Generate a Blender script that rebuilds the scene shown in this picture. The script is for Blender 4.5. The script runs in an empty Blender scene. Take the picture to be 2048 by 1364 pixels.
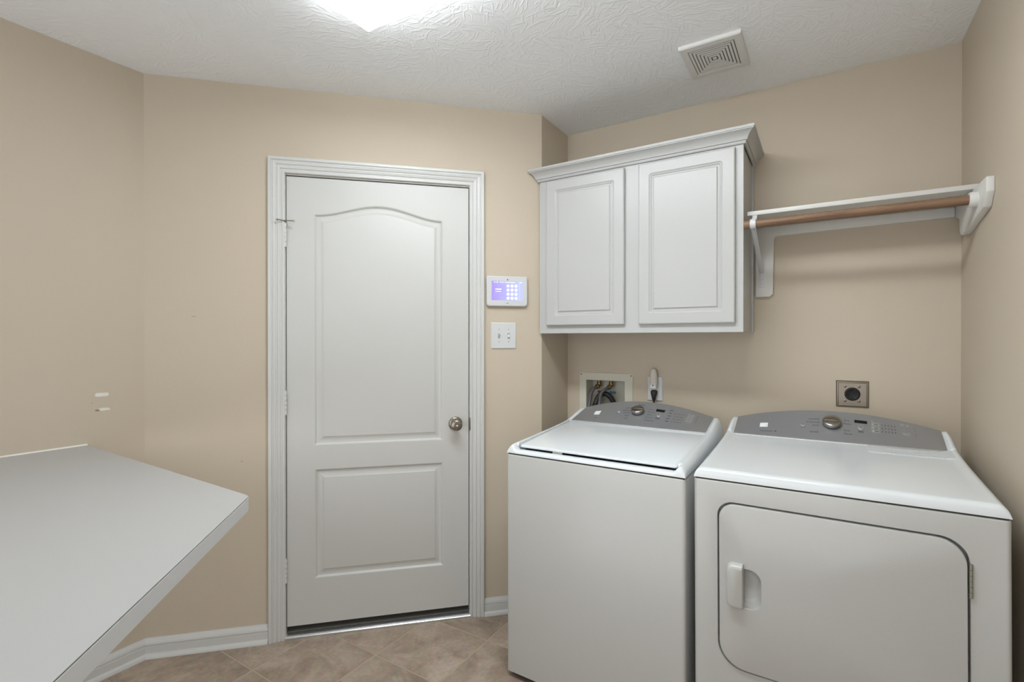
import bpy, bmesh, math, random
from mathutils import Vector, Matrix

R = math.radians
random.seed(4)
scene = bpy.context.scene
COL = scene.collection

# ------------------------------------------------------------------ camera, world, exposure
cam_d = bpy.data.cameras.new('camera')
cam_d.sensor_width = 36.0
cam_d.sensor_fit = 'HORIZONTAL'
cam_d.lens = 17.498
cam_d.clip_start = 0.02
cam = bpy.data.objects.new('camera', cam_d)
COL.objects.link(cam)
cam.location = (0, 0, 1.3312)
cam.rotation_euler = (R(90 - 0.21), 0, R(32.0445))
scene.camera = cam

FILL_LIGHT = 1.75           # even world fill, let in by an opening added behind the camera
world = bpy.data.worlds.new('world')
scene.world = world
world.use_nodes = True
world.node_tree.nodes['Background'].inputs[0].default_value = (0.97, 0.985, 1.0, 1)
world.node_tree.nodes['Background'].inputs[1].default_value = FILL_LIGHT

scene.view_settings.view_transform = 'Standard'
scene.view_settings.look = 'None'
scene.view_settings.exposure = 0.24
scene.view_settings.gamma = 1.0
scene.view_settings.use_curve_mapping = False

LAMP_STRENGTH = 22.0         # radiance of the ceiling fixture's prismatic lens
LAMP_SIDE = 7.0             # its clear ribbed sides, which throw light along the ceiling

# ------------------------------------------------------------------ room measures (metres)
H = 2.44
XL, XR = -2.4065, 0.4357     # left wall, right wall
XJ = -1.1849                 # jog wall
YW = 2.4674                  # wall behind the machines
YB = -1.35                   # wall behind the camera
A = Vector((-2.4065, 0.9486, 0))
B = Vector((-1.1849, 2.1702, 0))
DWL = 1.7277                 # length of the angled door wall
# outlet box opening in the back wall
# wide opening added in the unseen wall behind the camera for fill light
RO0, RO1, ROZ = -2.25, 0.30, 2.30
OBX0, OBX1, OBZ0, OBZ1 = -1.074, -0.862, 0.93, 1.115

# ------------------------------------------------------------------ materials
MATS = {}


def new_mat(name):
    m = bpy.data.materials.new(name)
    m.use_nodes = True
    nt = m.node_tree
    b = nt.nodes['Principled BSDF']
    MATS[name] = m
    return m, nt, b


def srgb(r, g, b):
    f = lambda c: ((c / 255) / 12.92) if c / 255 <= 0.04045 else (((c / 255) + 0.055) / 1.055) ** 2.4
    return (f(r), f(g), f(b), 1)


def plain(name, col, rough=0.5, metal=0.0, spec=0.5, bump=0.0, bscale=300.0, coat=0.0, bdist=0.001):
    m, nt, b = new_mat(name)
    b.inputs['Base Color'].default_value = col
    b.inputs['Roughness'].default_value = rough
    b.inputs['Metallic'].default_value = metal
    b.inputs['Specular IOR Level'].default_value = spec
    b.inputs['Coat Weight'].default_value = coat
    b.inputs['Coat Roughness'].default_value = 0.08
    tc = nt.nodes.new('ShaderNodeTexCoord')
    n = nt.nodes.new('ShaderNodeTexNoise')
    n.inputs['Scale'].default_value = bscale
    n.inputs['Detail'].default_value = 3
    nt.links.new(tc.outputs['Object'], n.inputs['Vector'])
    if bump > 0:
        bp = nt.nodes.new('ShaderNodeBump')
        bp.inputs['Strength'].default_value = bump
        bp.inputs['Distance'].default_value = bdist
        nt.links.new(n.outputs['Fac'], bp.inputs['Height'])
        nt.links.new(bp.outputs['Normal'], b.inputs['Normal'])
    else:
        # slight procedural roughness variation
        mr = nt.nodes.new('ShaderNodeMapRange')
        mr.inputs['To Min'].default_value = max(0.0, rough - 0.02)
        mr.inputs['To Max'].default_value = min(1.0, rough + 0.02)
        nt.links.new(n.outputs['Fac'], mr.inputs['Value'])
        nt.links.new(mr.outputs['Result'], b.inputs['Roughness'])
    return m


def make_wall_paint():
    m, nt, b = new_mat('beige_wall_paint')
    tc = nt.nodes.new('ShaderNodeTexCoord')
    geo = nt.nodes.new('ShaderNodeNewGeometry')
    n1 = nt.nodes.new('ShaderNodeTexNoise')
    n1.inputs['Scale'].default_value = 1.3
    n1.inputs['Detail'].default_value = 2
    nt.links.new(geo.outputs['Position'], n1.inputs['Vector'])
    cr = nt.nodes.new('ShaderNodeMix')
    cr.data_type = 'RGBA'
    cr.inputs[6].default_value = srgb(195, 183, 165)
    cr.inputs[7].default_value = srgb(199, 187, 169)
    nt.links.new(n1.outputs['Fac'], cr.inputs[0])
    nt.links.new(cr.outputs[2], b.inputs['Base Color'])
    b.inputs['Roughness'].default_value = 0.55
    b.inputs['Specular IOR Level'].default_value = 0.3
    n2 = nt.nodes.new('ShaderNodeTexNoise')
    n2.inputs['Scale'].default_value = 110
    n2.inputs['Detail'].default_value = 2
    nt.links.new(geo.outputs['Position'], n2.inputs['Vector'])
    bp = nt.nodes.new('ShaderNodeBump')
    bp.inputs['Strength'].default_value = 0.18
    bp.inputs['Distance'].default_value = 0.002
    nt.links.new(n2.outputs['Fac'], bp.inputs['Height'])
    nt.links.new(bp.outputs['Normal'], b.inputs['Normal'])


def make_ceiling_paint():
    """stomp-brush texture: short ridges whose direction changes from patch to patch"""
    m, nt, b = new_mat('ceiling_stomp_plaster')
    L = nt.links.new
    b.inputs['Base Color'].default_value = srgb(246, 249, 252)
    b.inputs['Roughness'].default_value = 0.75
    b.inputs['Specular IOR Level'].default_value = 0.25
    geo = nt.nodes.new('ShaderNodeNewGeometry')
    heights = []
    for k, (sc, off) in enumerate(((7.5, 0.0), (6.3, 3.7))):
        mp = nt.nodes.new('ShaderNodeMapping')
        mp.inputs['Location'].default_value = (off, off * 0.7, 0)
        L(geo.outputs['Position'], mp.inputs['Vector'])
        warp = nt.nodes.new('ShaderNodeTexNoise')
        warp.inputs['Scale'].default_value = 9
        L(mp.outputs['Vector'], warp.inputs['Vector'])
        ws = nt.nodes.new('ShaderNodeVectorMath')
        ws.operation = 'SCALE'
        ws.inputs['Scale'].default_value = 0.07
        L(warp.outputs['Color'], ws.inputs[0])
        add = nt.nodes.new('ShaderNodeVectorMath')
        add.operation = 'ADD'
        L(mp.outputs['Vector'], add.inputs[0])
        L(ws.outputs['Vector'], add.inputs[1])
        vo = nt.nodes.new('ShaderNodeTexVoronoi')
        vo.inputs['Scale'].default_value = sc
        L(add.outputs['Vector'], vo.inputs['Vector'])
        sep = nt.nodes.new('ShaderNodeSeparateColor')
        L(vo.outputs['Color'], sep.inputs['Color'])
        ang = nt.nodes.new('ShaderNodeMath')
        ang.operation = 'MULTIPLY'
        ang.inputs[1].default_value = 6.283
        L(sep.outputs[0], ang.inputs[0])
        rot = nt.nodes.new('ShaderNodeVectorRotate')
        rot.rotation_type = 'Z_AXIS'
        L(add.outputs['Vector'], rot.inputs['Vector'])
        L(ang.outputs[0], rot.inputs['Angle'])
        st = nt.nodes.new('ShaderNodeMapping')
        st.inputs['Scale'].default_value = (14, 95, 10)
        L(rot.outputs['Vector'], st.inputs['Vector'])
        no = nt.nodes.new('ShaderNodeTexNoise')
        no.inputs['Scale'].default_value = 1.0
        no.inputs['Detail'].default_value = 1.0
        L(st.outputs['Vector'], no.inputs['Vector'])
        ramp = nt.nodes.new('ShaderNodeMapRange')
        ramp.interpolation_type = 'SMOOTHSTEP'
        ramp.inputs['From Min'].default_value = 0.53
        ramp.inputs['From Max'].default_value = 0.70
        L(no.outputs['Fac'], ramp.inputs['Value'])
        heights.append(ramp.outputs['Result'])
    mx = nt.nodes.new('ShaderNodeMath')
    mx.operation = 'MAXIMUM'
    L(heights[0], mx.inputs[0])
    L(heights[1], mx.inputs[1])
    bp = nt.nodes.new('ShaderNodeBump')
    bp.inputs['Strength'].default_value = 0.36
    bp.inputs['Distance'].default_value = 0.003
    L(mx.outputs[0], bp.inputs['Height'])
    L(bp.outputs['Normal'], b.inputs['Normal'])


def make_tile():
    m, nt, b = new_mat('brown_ceramic_tile')
    L = nt.links.new
    geo = nt.nodes.new('ShaderNodeNewGeometry')
    oi = nt.nodes.new('ShaderNodeObjectInfo')
    ofs = nt.nodes.new('ShaderNodeVectorMath')
    ofs.operation = 'SCALE'
    comb = nt.nodes.new('ShaderNodeCombineXYZ')
    L(oi.outputs['Random'], comb.inputs[0])
    L(oi.outputs['Random'], comb.inputs[1])
    L(comb.outputs[0], ofs.inputs[0])
    ofs.inputs['Scale'].default_value = 37.0
    add = nt.nodes.new('ShaderNodeVectorMath')
    L(geo.outputs['Position'], add.inputs[0])
    L(ofs.outputs['Vector'], add.inputs[1])
    n1 = nt.nodes.new('ShaderNodeTexNoise')
    n1.inputs['Scale'].default_value = 6.5
    n1.inputs['Detail'].default_value = 7
    n1.inputs['Roughness'].default_value = 0.62
    n1.inputs['Distortion'].default_value = 0.6
    L(add.outputs['Vector'], n1.inputs['Vector'])
    cr = nt.nodes.new('ShaderNodeValToRGB')
    e = cr.color_ramp.elements
    e[0].position = 0.30
    e[0].color = srgb(142, 121, 101)
    e[1].position = 0.72
    e[1].color = srgb(194, 175, 154)
    e2 = cr.color_ramp.elements.new(0.5)
    e2.color = srgb(170, 149, 128)
    L(n1.outputs['Fac'], cr.inputs['Fac'])
    n2 = nt.nodes.new('ShaderNodeTexNoise')
    n2.inputs['Scale'].default_value = 60
    n2.inputs['Detail'].default_value = 4
    L(add.outputs['Vector'], n2.inputs['Vector'])
    mix = nt.nodes.new('ShaderNodeMix')
    mix.data_type = 'RGBA'
    mix.blend_type = 'OVERLAY'
    mix.inputs[0].default_value = 0.35
    L(cr.outputs['Color'], mix.inputs[6])
    L(n2.outputs['Color'], mix.inputs[7])
    hs = nt.nodes.new('ShaderNodeHueSaturation')
    hs.inputs['Saturation'].default_value = 0.82
    mr = nt.nodes.new('ShaderNodeMapRange')
    mr.inputs['To Min'].default_value = 0.88
    mr.inputs['To Max'].default_value = 1.08
    L(oi.outputs['Random'], mr.inputs['Value'])
    L(mr.outputs['Result'], hs.inputs['Value'])
    L(mix.outputs[2], hs.inputs['Color'])
    L(hs.outputs['Color'], b.inputs['Base Color'])
    b.inputs['Roughness'].default_value = 0.42
    bp = nt.nodes.new('ShaderNodeBump')
    bp.inputs['Strength'].default_value = 0.15
    bp.inputs['Distance'].default_value = 0.002
    L(n1.outputs['Fac'], bp.inputs['Height'])
    L(bp.outputs['Normal'], b.inputs['Normal'])


def make_wood():
    m, nt, b = new_mat('rod_wood')
    L = nt.links.new
    tc = nt.nodes.new('ShaderNodeTexCoord')
    mp = nt.nodes.new('ShaderNodeMapping')
    mp.inputs['Scale'].default_value = (4, 60, 60)
    L(tc.outputs['Object'], mp.inputs['Vector'])
    n = nt.nodes.new('ShaderNodeTexNoise')
    n.inputs['Scale'].default_value = 1.0
    n.inputs['Detail'].default_value = 5
    n.inputs['Distortion'].default_value = 0.8
    L(mp.outputs['Vector'], n.inputs['Vector'])
    cr = nt.nodes.new('ShaderNodeValToRGB')
    cr.color_ramp.elements[0].position = 0.3
    cr.color_ramp.elements[0].color = srgb(102, 77, 58)
    cr.color_ramp.elements[1].position = 0.75
    cr.color_ramp.elements[1].color = srgb(149, 118, 93)
    L(n.outputs['Fac'], cr.inputs['Fac'])
    L(cr.outputs['Color'], b.inputs['Base Color'])
    b.inputs['Roughness'].default_value = 0.5


def make_lens(name, strength):
    """prismatic diffuser of the ceiling fixture: gives off the room's light"""
    m, nt, b = new_mat(name)
    L = nt.links.new
    geo = nt.nodes.new('ShaderNodeNewGeometry')
    mp = nt.nodes.new('ShaderNodeMapping')
    mp.inputs['Rotation'].default_value = (0, 0, R(45))
    mp.inputs['Scale'].default_value = (120, 120, 1)
    L(geo.outputs['Position'], mp.inputs['Vector'])
    ch = nt.nodes.new('ShaderNodeTexChecker')
    ch.inputs['Scale'].default_value = 1.0
    ch.inputs['Color1'].default_value = (1, 1, 1, 1)
    ch.inputs['Color2'].default_value = (0.86, 0.86, 0.86, 1)
    L(mp.outputs['Vector'], ch.inputs['Vector'])
    em = nt.nodes.new('ShaderNodeMix')
    em.data_type = 'RGBA'
    em.blend_type = 'MULTIPLY'
    em.inputs[0].default_value = 1.0
    em.inputs[6].default_value = (0.935, 0.98, 1.0, 1)
    L(ch.outputs['Color'], em.inputs[7])
    L(em.outputs[2], b.inputs['Emission Color'])
    b.inputs['Emission Strength'].default_value = strength
    b.inputs['Base Color'].default_value = (0.9, 0.9, 0.9, 1)
    b.inputs['Roughness'].default_value = 0.3


def make_screen():
    m, nt, b = new_mat('lit_purple_screen')
    L = nt.links.new
    tc = nt.nodes.new('ShaderNodeTexCoord')
    sx = nt.nodes.new('ShaderNodeSeparateXYZ')
    L(tc.outputs['Generated'], sx.inputs[0])
    n = nt.nodes.new('ShaderNodeTexNoise')
    n.inputs['Scale'].default_value = 3
    L(tc.outputs['Generated'], n.inputs['Vector'])
    ad = nt.nodes.new('ShaderNodeMath')
    ad.operation = 'MULTIPLY_ADD'
    ad.inputs[1].default_value = 0.3
    L(n.outputs['Fac'], ad.inputs[0])
    L(sx.outputs[0], ad.inputs[2])
    cr = nt.nodes.new('ShaderNodeValToRGB')
    cr.color_ramp.elements[0].color = srgb(178, 158, 246)
    cr.color_ramp.elements[0].position = 0.15
    cr.color_ramp.elements[1].color = srgb(200, 208, 250)
    cr.color_ramp.elements[1].position = 1.15
    L(ad.outputs[0], cr.inputs['Fac'])
    b.inputs['Base Color'].default_value = (0.02, 0.02, 0.03, 1)
    b.inputs['Roughness'].default_value = 0.2
    L(cr.outputs['Color'], b.inputs['Emission Color'])
    b.inputs['Emission Strength'].default_value = 0.85


make_wall_paint()
make_ceiling_paint()
make_tile()
make_wood()
make_lens('lit_prismatic_lens', LAMP_STRENGTH)
make_lens('lit_side_lens', LAMP_SIDE)
make_screen()
plain('grout', srgb(190, 174, 154), 0.85, bump=0.3, bscale=200)
plain('trim_white', srgb(204, 205, 203), 0.35, bump=0.03, bscale=60)
plain('door_white', srgb(198, 199, 196), 0.4, bump=0.05, bscale=90)
plain('cabinet_white', srgb(185, 186, 185), 0.33, bump=0.02, bscale=60)
plain('shelf_white', srgb(216, 215, 211), 0.42, bump=0.04, bscale=80)
plain('laminate_white', srgb(175, 176, 176), 0.36, bump=0.02, bscale=500)
plain('laminate_edge', srgb(196, 198, 200), 0.36)
plain('laminate_seam', srgb(92, 88, 84), 0.6)
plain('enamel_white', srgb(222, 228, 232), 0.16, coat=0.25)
plain('enamel_shaded', srgb(188, 189, 187), 0.28, coat=0.1)  # greyer copy of the white enamel; the fronts' shade is in its colour
plain('console_silver', srgb(164, 166, 169), 0.34, metal=0.55)
plain('trim_silver', srgb(205, 207, 208), 0.25, metal=0.5)
plain('knob_silver', srgb(168, 163, 156), 0.18, metal=0.95)
plain('knob_dark', srgb(70, 72, 78), 0.4)
plain('display_black', srgb(22, 26, 28), 0.12)
plain('print_grey', srgb(96, 98, 102), 0.6)
plain('print_white', srgb(240, 243, 246), 0.5)
plain('button_silver', srgb(214, 215, 216), 0.22, metal=0.6)
plain('gap_shade', srgb(60, 58, 54), 0.8)  # shade inside the seams and the lid slot, put into the colour
plain('rubber_black', srgb(28, 26, 26), 0.6)
plain('seal_black', srgb(34, 28, 26), 0.7)
plain('weather_grey', srgb(96, 96, 90), 0.7, bump=0.5, bscale=80)
plain('aluminium', srgb(212, 213, 214), 0.28, metal=0.9)
plain('nickel', srgb(146, 139, 128), 0.27, metal=0.95)
plain('steel_plate', srgb(142, 133, 122), 0.36, metal=0.9, bump=0.04, bscale=30)
plain('steel_hinge', srgb(158, 160, 150), 0.35, metal=0.85)
plain('plastic_white', srgb(208, 210, 212), 0.3)
plain('plastic_box', srgb(206, 204, 190), 0.5)
plain('plastic_grey', srgb(160, 158, 150), 0.5)
plain('receptacle_black', srgb(18, 18, 18), 0.6)
plain('slot_black', srgb(8, 8, 8), 0.6)
plain('brass', srgb(138, 120, 84), 0.4, metal=0.9)
plain('valve_red', srgb(120, 42, 28), 0.5)
plain('valve_blue', srgb(28, 92, 128), 0.5)
plain('hose_grey', srgb(92, 90, 96), 0.45)
plain('hose_black', srgb(38, 35, 38), 0.5)
plain('screw_dark', srgb(80, 74, 66), 0.5, metal=0.5)
plain('paint_chip', srgb(226, 224, 218), 0.7)
plain('paint_chip_brown', srgb(150, 128, 112), 0.8)
plain('vent_white', srgb(222, 222, 220), 0.5)
plain('vent_dark', srgb(104, 104, 102), 0.7)
plain('caulk', srgb(222, 220, 212), 0.5)


def make_light_print():
    m, nt, b = new_mat('screen_print_white')
    b.inputs['Base Color'].default_value = (0.1, 0.1, 0.1, 1)
    b.inputs['Emission Color'].default_value = (1, 1, 1, 1)
    b.inputs['Emission Strength'].default_value = 1.0
    m2, nt2, b2 = new_mat('night_light_clear')
    b2.inputs['Base Color'].default_value = srgb(216, 209, 200)
    b2.inputs['Roughness'].default_value = 0.25
    b2.inputs['Transmission Weight'].default_value = 0.1
    b2.inputs['IOR'].default_value = 1.3


make_light_print()

# ------------------------------------------------------------------ mesh helpers


def finish(name, bm, mat, parent=None, smooth=35, loc=None):
    bmesh.ops.recalc_face_normals(bm, faces=bm.faces)
    me = bpy.data.meshes.new(name)
    bm.to_mesh(me)
    bm.free()
    mats = mat if isinstance(mat, (list, tuple)) else [mat]
    for k in mats:
        me.materials.append(MATS[k])
    if smooth:
        me.shade_smooth()
        me.set_sharp_from_angle(angle=R(smooth))
    o = bpy.data.objects.new(name, me)
    COL.objects.link(o)
    if parent:
        o.parent = parent
    if loc is not None:
        o.location = loc
    return o


def thing(name, label, cat, loc=(0, 0, 0), rotz=0.0, group=None, kind=None):
    o = bpy.data.objects.new(name, None)
    o.empty_display_size = 0.05
    COL.objects.link(o)
    o.location = loc
    o.rotation_euler = (0, 0, rotz)
    return tag(o, label, cat, group, kind)


def tag(o, label, cat=None, group=None, kind=None):
    o['label'] = label
    if cat:
        o['category'] = cat
    if group:
        o['group'] = group
    if kind:
        o['kind'] = kind
    return o


def add_box(bm, x0, x1, y0, y1, z0, z1, bevel=0.0, seg=2):
    vs = [bm.verts.new(p) for p in ((x0, y0, z0), (x1, y0, z0), (x1, y1, z0), (x0, y1, z0),
                                    (x0, y0, z1), (x1, y0, z1), (x1, y1, z1), (x0, y1, z1))]
    fs = [(0, 3, 2, 1), (4, 5, 6, 7), (0, 1, 5, 4), (1, 2, 6, 5), (2, 3, 7, 6), (3, 0, 4, 7)]
    faces = [bm.faces.new([vs[i] for i in f]) for f in fs]
    if bevel > 0:
        edges = list({e for f in faces for e in f.edges})
        bmesh.ops.bevel(bm, geom=edges, offset=bevel, segments=seg, affect='EDGES', profile=0.5)
    return bm


def box(name, x0, x1, y0, y1, z0, z1, mat, parent=None, bevel=0.0, seg=2):
    bm = bmesh.new()
    add_box(bm, x0, x1, y0, y1, z0, z1, bevel, seg)
    return finish(name, bm, mat, parent)


def loft(bm, rings, closed=True, cap=True):
    """rings: lists of equal length of points; connects them"""
    vr = [[bm.verts.new(p) for p in r] for r in rings]
    n = len(vr[0])
    for a, b in zip(vr[:-1], vr[1:]):
        for i in range(n if closed else n - 1):
            j = (i + 1) % n
            try:
                bm.faces.new((a[i], a[j], b[j], b[i]))
            except ValueError:
                pass
    if cap and closed:
        bm.faces.new(vr[0])
        bm.faces.new(list(reversed(vr[-1])))
    return vr


def prism(name, pts, axis, d0, d1, mat, parent=None, bevel=0.0, smooth=35):
    """polygon pts (2D) extruded along axis ('x','y','z') from d0 to d1"""
    f = {'x': lambda p, d: (d, p[0], p[1]), 'y': lambda p, d: (p[0], d, p[1]), 'z': lambda p, d: (p[0], p[1], d)}[axis]
    bm = bmesh.new()
    loft(bm, [[f(p, d0) for p in pts], [f(p, d1) for p in pts]])
    if bevel > 0:
        bmesh.ops.bevel(bm, geom=[e for e in bm.edges], offset=bevel, segments=2, affect='EDGES', profile=0.5)
    return finish(name, bm, mat, parent, smooth)


def rrect(x0, x1, z0, z1, r, n=6):
    """rounded rectangle outline, r = single radius or (bl, br, tr, tl)"""
    rs = r if isinstance(r, (tuple, list)) else (r, r, r, r)
    out = []
    for (cx, cz, a0, rr) in ((x0 + rs[0], z0 + rs[0], 180, rs[0]), (x1 - rs[1], z0 + rs[1], 270, rs[1]),
                             (x1 - rs[2], z1 - rs[2], 0, rs[2]), (x0 + rs[3], z1 - rs[3], 90, rs[3])):
        for i in range(n + 1):
            a = R(a0 + 90 * i / n)
            out.append((cx + rr * math.cos(a), cz + rr * math.sin(a)))
    return out


def lathe(bm, prof, origin, axis, n=28):
    """prof: (radius, distance along axis); axis: unit vector"""
    ax = Vector(axis).normalized()
    t = Vector((0, 0, 1)) if abs(ax.z) < 0.9 else Vector((1, 0, 0))
    e1 = ax.cross(t).normalized()
    e2 = ax.cross(e1)
    rings = []
    for r, d in prof:
        rings.append([Vector(origin) + ax * d + (e1 * math.cos(2 * math.pi * k / n) + e2 * math.sin(2 * math.pi * k / n)) * max(r, 1e-5) for k in range(n)])
    loft(bm, rings)
    bmesh.ops.remove_doubles(bm, verts=bm.verts, dist=2e-5)
    return bm


def lathe_obj(name, prof, origin, axis, mat, parent=None, n=28):
    bm = bmesh.new()
    lathe(bm, prof, origin, axis, n)
    return finish(name, bm, mat, parent, 40)


def catmull(pts, per=8):
    P = [Vector(p) for p in pts]
    P = [P[0] * 2 - P[1]] + P + [P[-1] * 2 - P[-2]]
    out = []
    for i in range(1, len(P) - 2):
        for k in range(per):
            t = k / per
            a, b, c, d = P[i - 1], P[i], P[i + 1], P[i + 2]
            out.append(0.5 * ((2 * b) + (c - a) * t + (2 * a - 5 * b + 4 * c - d) * t * t + (3 * b - a - 3 * c + d) * t ** 3))
    out.append(P[-2])
    return out


def tube(name, pts, rad, mat, parent=None, n=14, per=8, smooth_path=True):
    path = catmull(pts, per) if smooth_path else [Vector(p) for p in pts]
    rings = []
    up = None
    for i, p in enumerate(path):
        d = (path[min(i + 1, len(path) - 1)] - path[max(i - 1, 0)]).normalized()
        if up is None:
            t = Vector((0, 0, 1)) if abs(d.z) < 0.9 else Vector((1, 0, 0))
            up = (t - d * t.dot(d)).normalized()
        else:
            up = (up - d * up.dot(d)).normalized()
        s = d.cross(up)
        rr = rad(i / (len(path) - 1)) if callable(rad) else rad
        rings.append([p + (up * math.cos(2 * math.pi * k / n) + s * math.sin(2 * math.pi * k / n)) * rr for k in range(n)])
    bm = bmesh.new()
    loft(bm, rings)
    return finish(name, bm, mat, parent, 50)


def fill_with_holes(bm, loops, y):
    """planar face at y from an outer outline and hole outlines ((x,z) lists); returns vert loops"""
    vl = []
    edges = []
    for lp in loops:
        vs = [bm.verts.new((p[0], y, p[1])) for p in lp]
        vl.append(vs)
        for i in range(len(vs)):
            edges.append(bm.edges.new((vs[i], vs[(i + 1) % len(vs)])))
    bmesh.ops.triangle_fill(bm, use_beauty=True, use_dissolve=False, edges=edges, normal=(0, -1, 0))
    return vl


def extend_loop(bm, vs, pts):
    nv = [bm.verts.new(p) for p in pts]
    n = len(vs)
    for i in range(n):
        j = (i + 1) % n
        bm.faces.new((vs[i], vs[j], nv[j], nv[i]))
    return nv


# ------------------------------------------------------------------ the room shell
W_ = 'beige_wall_paint'
SILL = 0.12


def shell(name, label, bm, mat):
    o = finish(name, bm, mat, None, 0)
    return tag(o, label, 'wall' if name.startswith('wall') else name, kind='structure')


bm = bmesh.new()
add_box(bm, XL - SILL, XR + SILL, YB - SILL, YW + SILL, -0.10, -0.002)
floor = shell('floor', 'brown square ceramic tile floor with pale grout', bm, 'grout')
bm = bmesh.new()
add_box(bm, XL - SILL, XR + SILL, YB - SILL, YW + SILL, H, H + 0.1)
ceiling = shell('ceiling', 'white ceiling with a stomped brush plaster texture', bm, 'ceiling_stomp_plaster')
bm = bmesh.new()
add_box(bm, XL - SILL, XL, YB - SILL, A.y, 0, H)
wall_left = shell('wall_left', 'beige wall behind the white countertop', bm, W_)
bm = bmesh.new()
add_box(bm, XR, XR + SILL, YB - SILL, YW + SILL, 0, H)
wall_right = shell('wall_right', 'beige wall to the right of the dryer', bm, W_)
bm = bmesh.new()
add_box(bm, XL, RO0, YB - SILL, YB, 0, H)
add_box(bm, RO1, XR, YB - SILL, YB, 0, H)
add_box(bm, RO0, RO1, YB - SILL, YB, ROZ, H)
shell('wall_rear', 'unseen beige wall with a wide opening added for fill light, opposite the washing machine', bm, W_)
bm = bmesh.new()
add_box(bm, XJ - SILL, XJ, B.y, YW, 0, H)
shell('wall_return', 'narrow beige wall return beside the cabinet', bm, W_)
bm = bmesh.new()
add_box(bm, XJ, OBX0, YW, YW + SILL, 0, H)
add_box(bm, OBX1, XR, YW, YW + SILL, 0, H)
add_box(bm, OBX0, OBX1, YW, YW + SILL, 0, OBZ0)
add_box(bm, OBX0, OBX1, YW, YW + SILL, OBZ1, H)
shell('wall_back', 'beige wall behind the washing machine and dryer', bm, W_)

# angled wall with the door opening: local x runs along the wall, -y points into the room
DO0, DO1, DOZ = 0.545, 1.3705, 2.0625       # opening
bm = bmesh.new()
add_box(bm, 0, DO0, 0, SILL, 0, H)
add_box(bm, DO1, DWL, 0, SILL, 0, H)
add_box(bm, DO0, DO1, 0, SILL, DOZ, H)
wall_door = shell('wall_door', 'angled beige wall around the white door', bm, W_)
wall_door.location = A
wall_door.rotation_euler = (0, 0, R(45))


def on_door_wall(name, label, cat, s, z, kind=None):
    p = A + Vector((math.cos(R(45)), math.sin(R(45)), 0)) * s + Vector((0, 0, z))
    return thing(name, label, cat, p, R(45), kind=kind)


# floor tiles ------------------------------------------------------
def clip(poly, n, d):
    out = []
    for i in range(len(poly)):
        a, b = poly[i], poly[(i + 1) % len(poly)]
        da, db = n[0] * a[0] + n[1] * a[1] - d, n[0] * b[0] + n[1] * b[1] - d
        if da >= 0:
            out.append(a)
        if (da >= 0) != (db >= 0):
            t = da / (da - db)
            out.append((a[0] + (b[0] - a[0]) * t, a[1] + (b[1] - a[1]) * t))
    return out


PX, PY, TX0, TY0, GR = 0.3425, 0.3320, -1.6020, 1.4720, 0.0027
full_tile = None
for i in range(-3, 7):
    for j in range(-9, 4):
        x0, x1 = TX0 + i * PX + GR, TX0 + (i + 1) * PX - GR
        y0, y1 = TY0 + j * PY + GR, TY0 + (j + 1) * PY - GR
        poly = [(x0, y0), (x1, y0), (x1, y1), (x0, y1)]
        area0 = (x1 - x0) * (y1 - y0)
        for n, d in (((1, 0), XL + .001), ((-1, 0), -XR + .001), ((0, 1), YB + .001), ((0, -1), -YW + .001),
                     ((math.sin(R(45)), -math.cos(R(45))), math.sin(R(45)) * B.x - math.cos(R(45)) * B.y + .001)):
            if poly:
                poly = clip(poly, n, d)
        if len(poly) < 3:
            continue
        cx, cy = (x0 + x1) / 2, (y0 + y1) / 2
        area = abs(sum(poly[k][0] * poly[(k + 1) % len(poly)][1] - poly[(k + 1) % len(poly)][0] * poly[k][1] for k in range(len(poly)))) / 2
        if area < 0.0004:
            continue
        whole = area > area0 * 0.9999
        if whole and full_tile:
            t = full_tile.copy()
            COL.objects.link(t)
            t.parent = floor
            t.location = (cx, cy, 0)
            continue
        pts = [(p[0] - cx, p[1] - cy) for p in poly]
        mx, my = sum(p[0] for p in pts) / len(pts), sum(p[1] for p in pts) / len(pts)
        ins = [(p[0] + (mx - p[0]) * 0.012, p[1] + (my - p[1]) * 0.012) for p in pts]
        bm = bmesh.new()
        loft(bm, [[(p[0], p[1], -0.006) for p in pts], [(p[0], p[1], -0.0012) for p in pts], [(p[0], p[1], 0) for p in ins]])
        t = finish('tile', bm, 'brown_ceramic_tile', floor, 0, (cx, cy, 0))
        if whole:
            full_tile = t

# baseboards -------------------------------------------------------
BASE_P = [(0, 0), (0.024, 0), (0.0235, 0.006), (0.0205, 0.0125), (0.0155, 0.0165), (0.012, 0.018), (0.012, 0.047), (0.0095, 0.049),
          (0.0095, 0.051), (0.0125, 0.053), (0.012, 0.062), (0.009, 0.069), (0.0055, 0.074), (0.004, 0.079), (0, 0.079)]
T22 = math.tan(R(22.5))


def baseboard(name, label, loc, rotz, s0, s1, m0=0.0, m1=0.0):
    """profile swept along local x; m0/m1 mitre shift per protrusion"""
    bm = bmesh.new()
    loft(bm, [[(s0 + p * m0, -p, z) for p, z in BASE_P], [(s1 - p * m1, -p, z) for p, z in BASE_P]])
    o = finish(name, bm, 'trim_white', None, 25)
    o.location = loc
    o.rotation_euler = (0, 0, rotz)
    return tag(o, label, 'baseboard', kind='structure')


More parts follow.
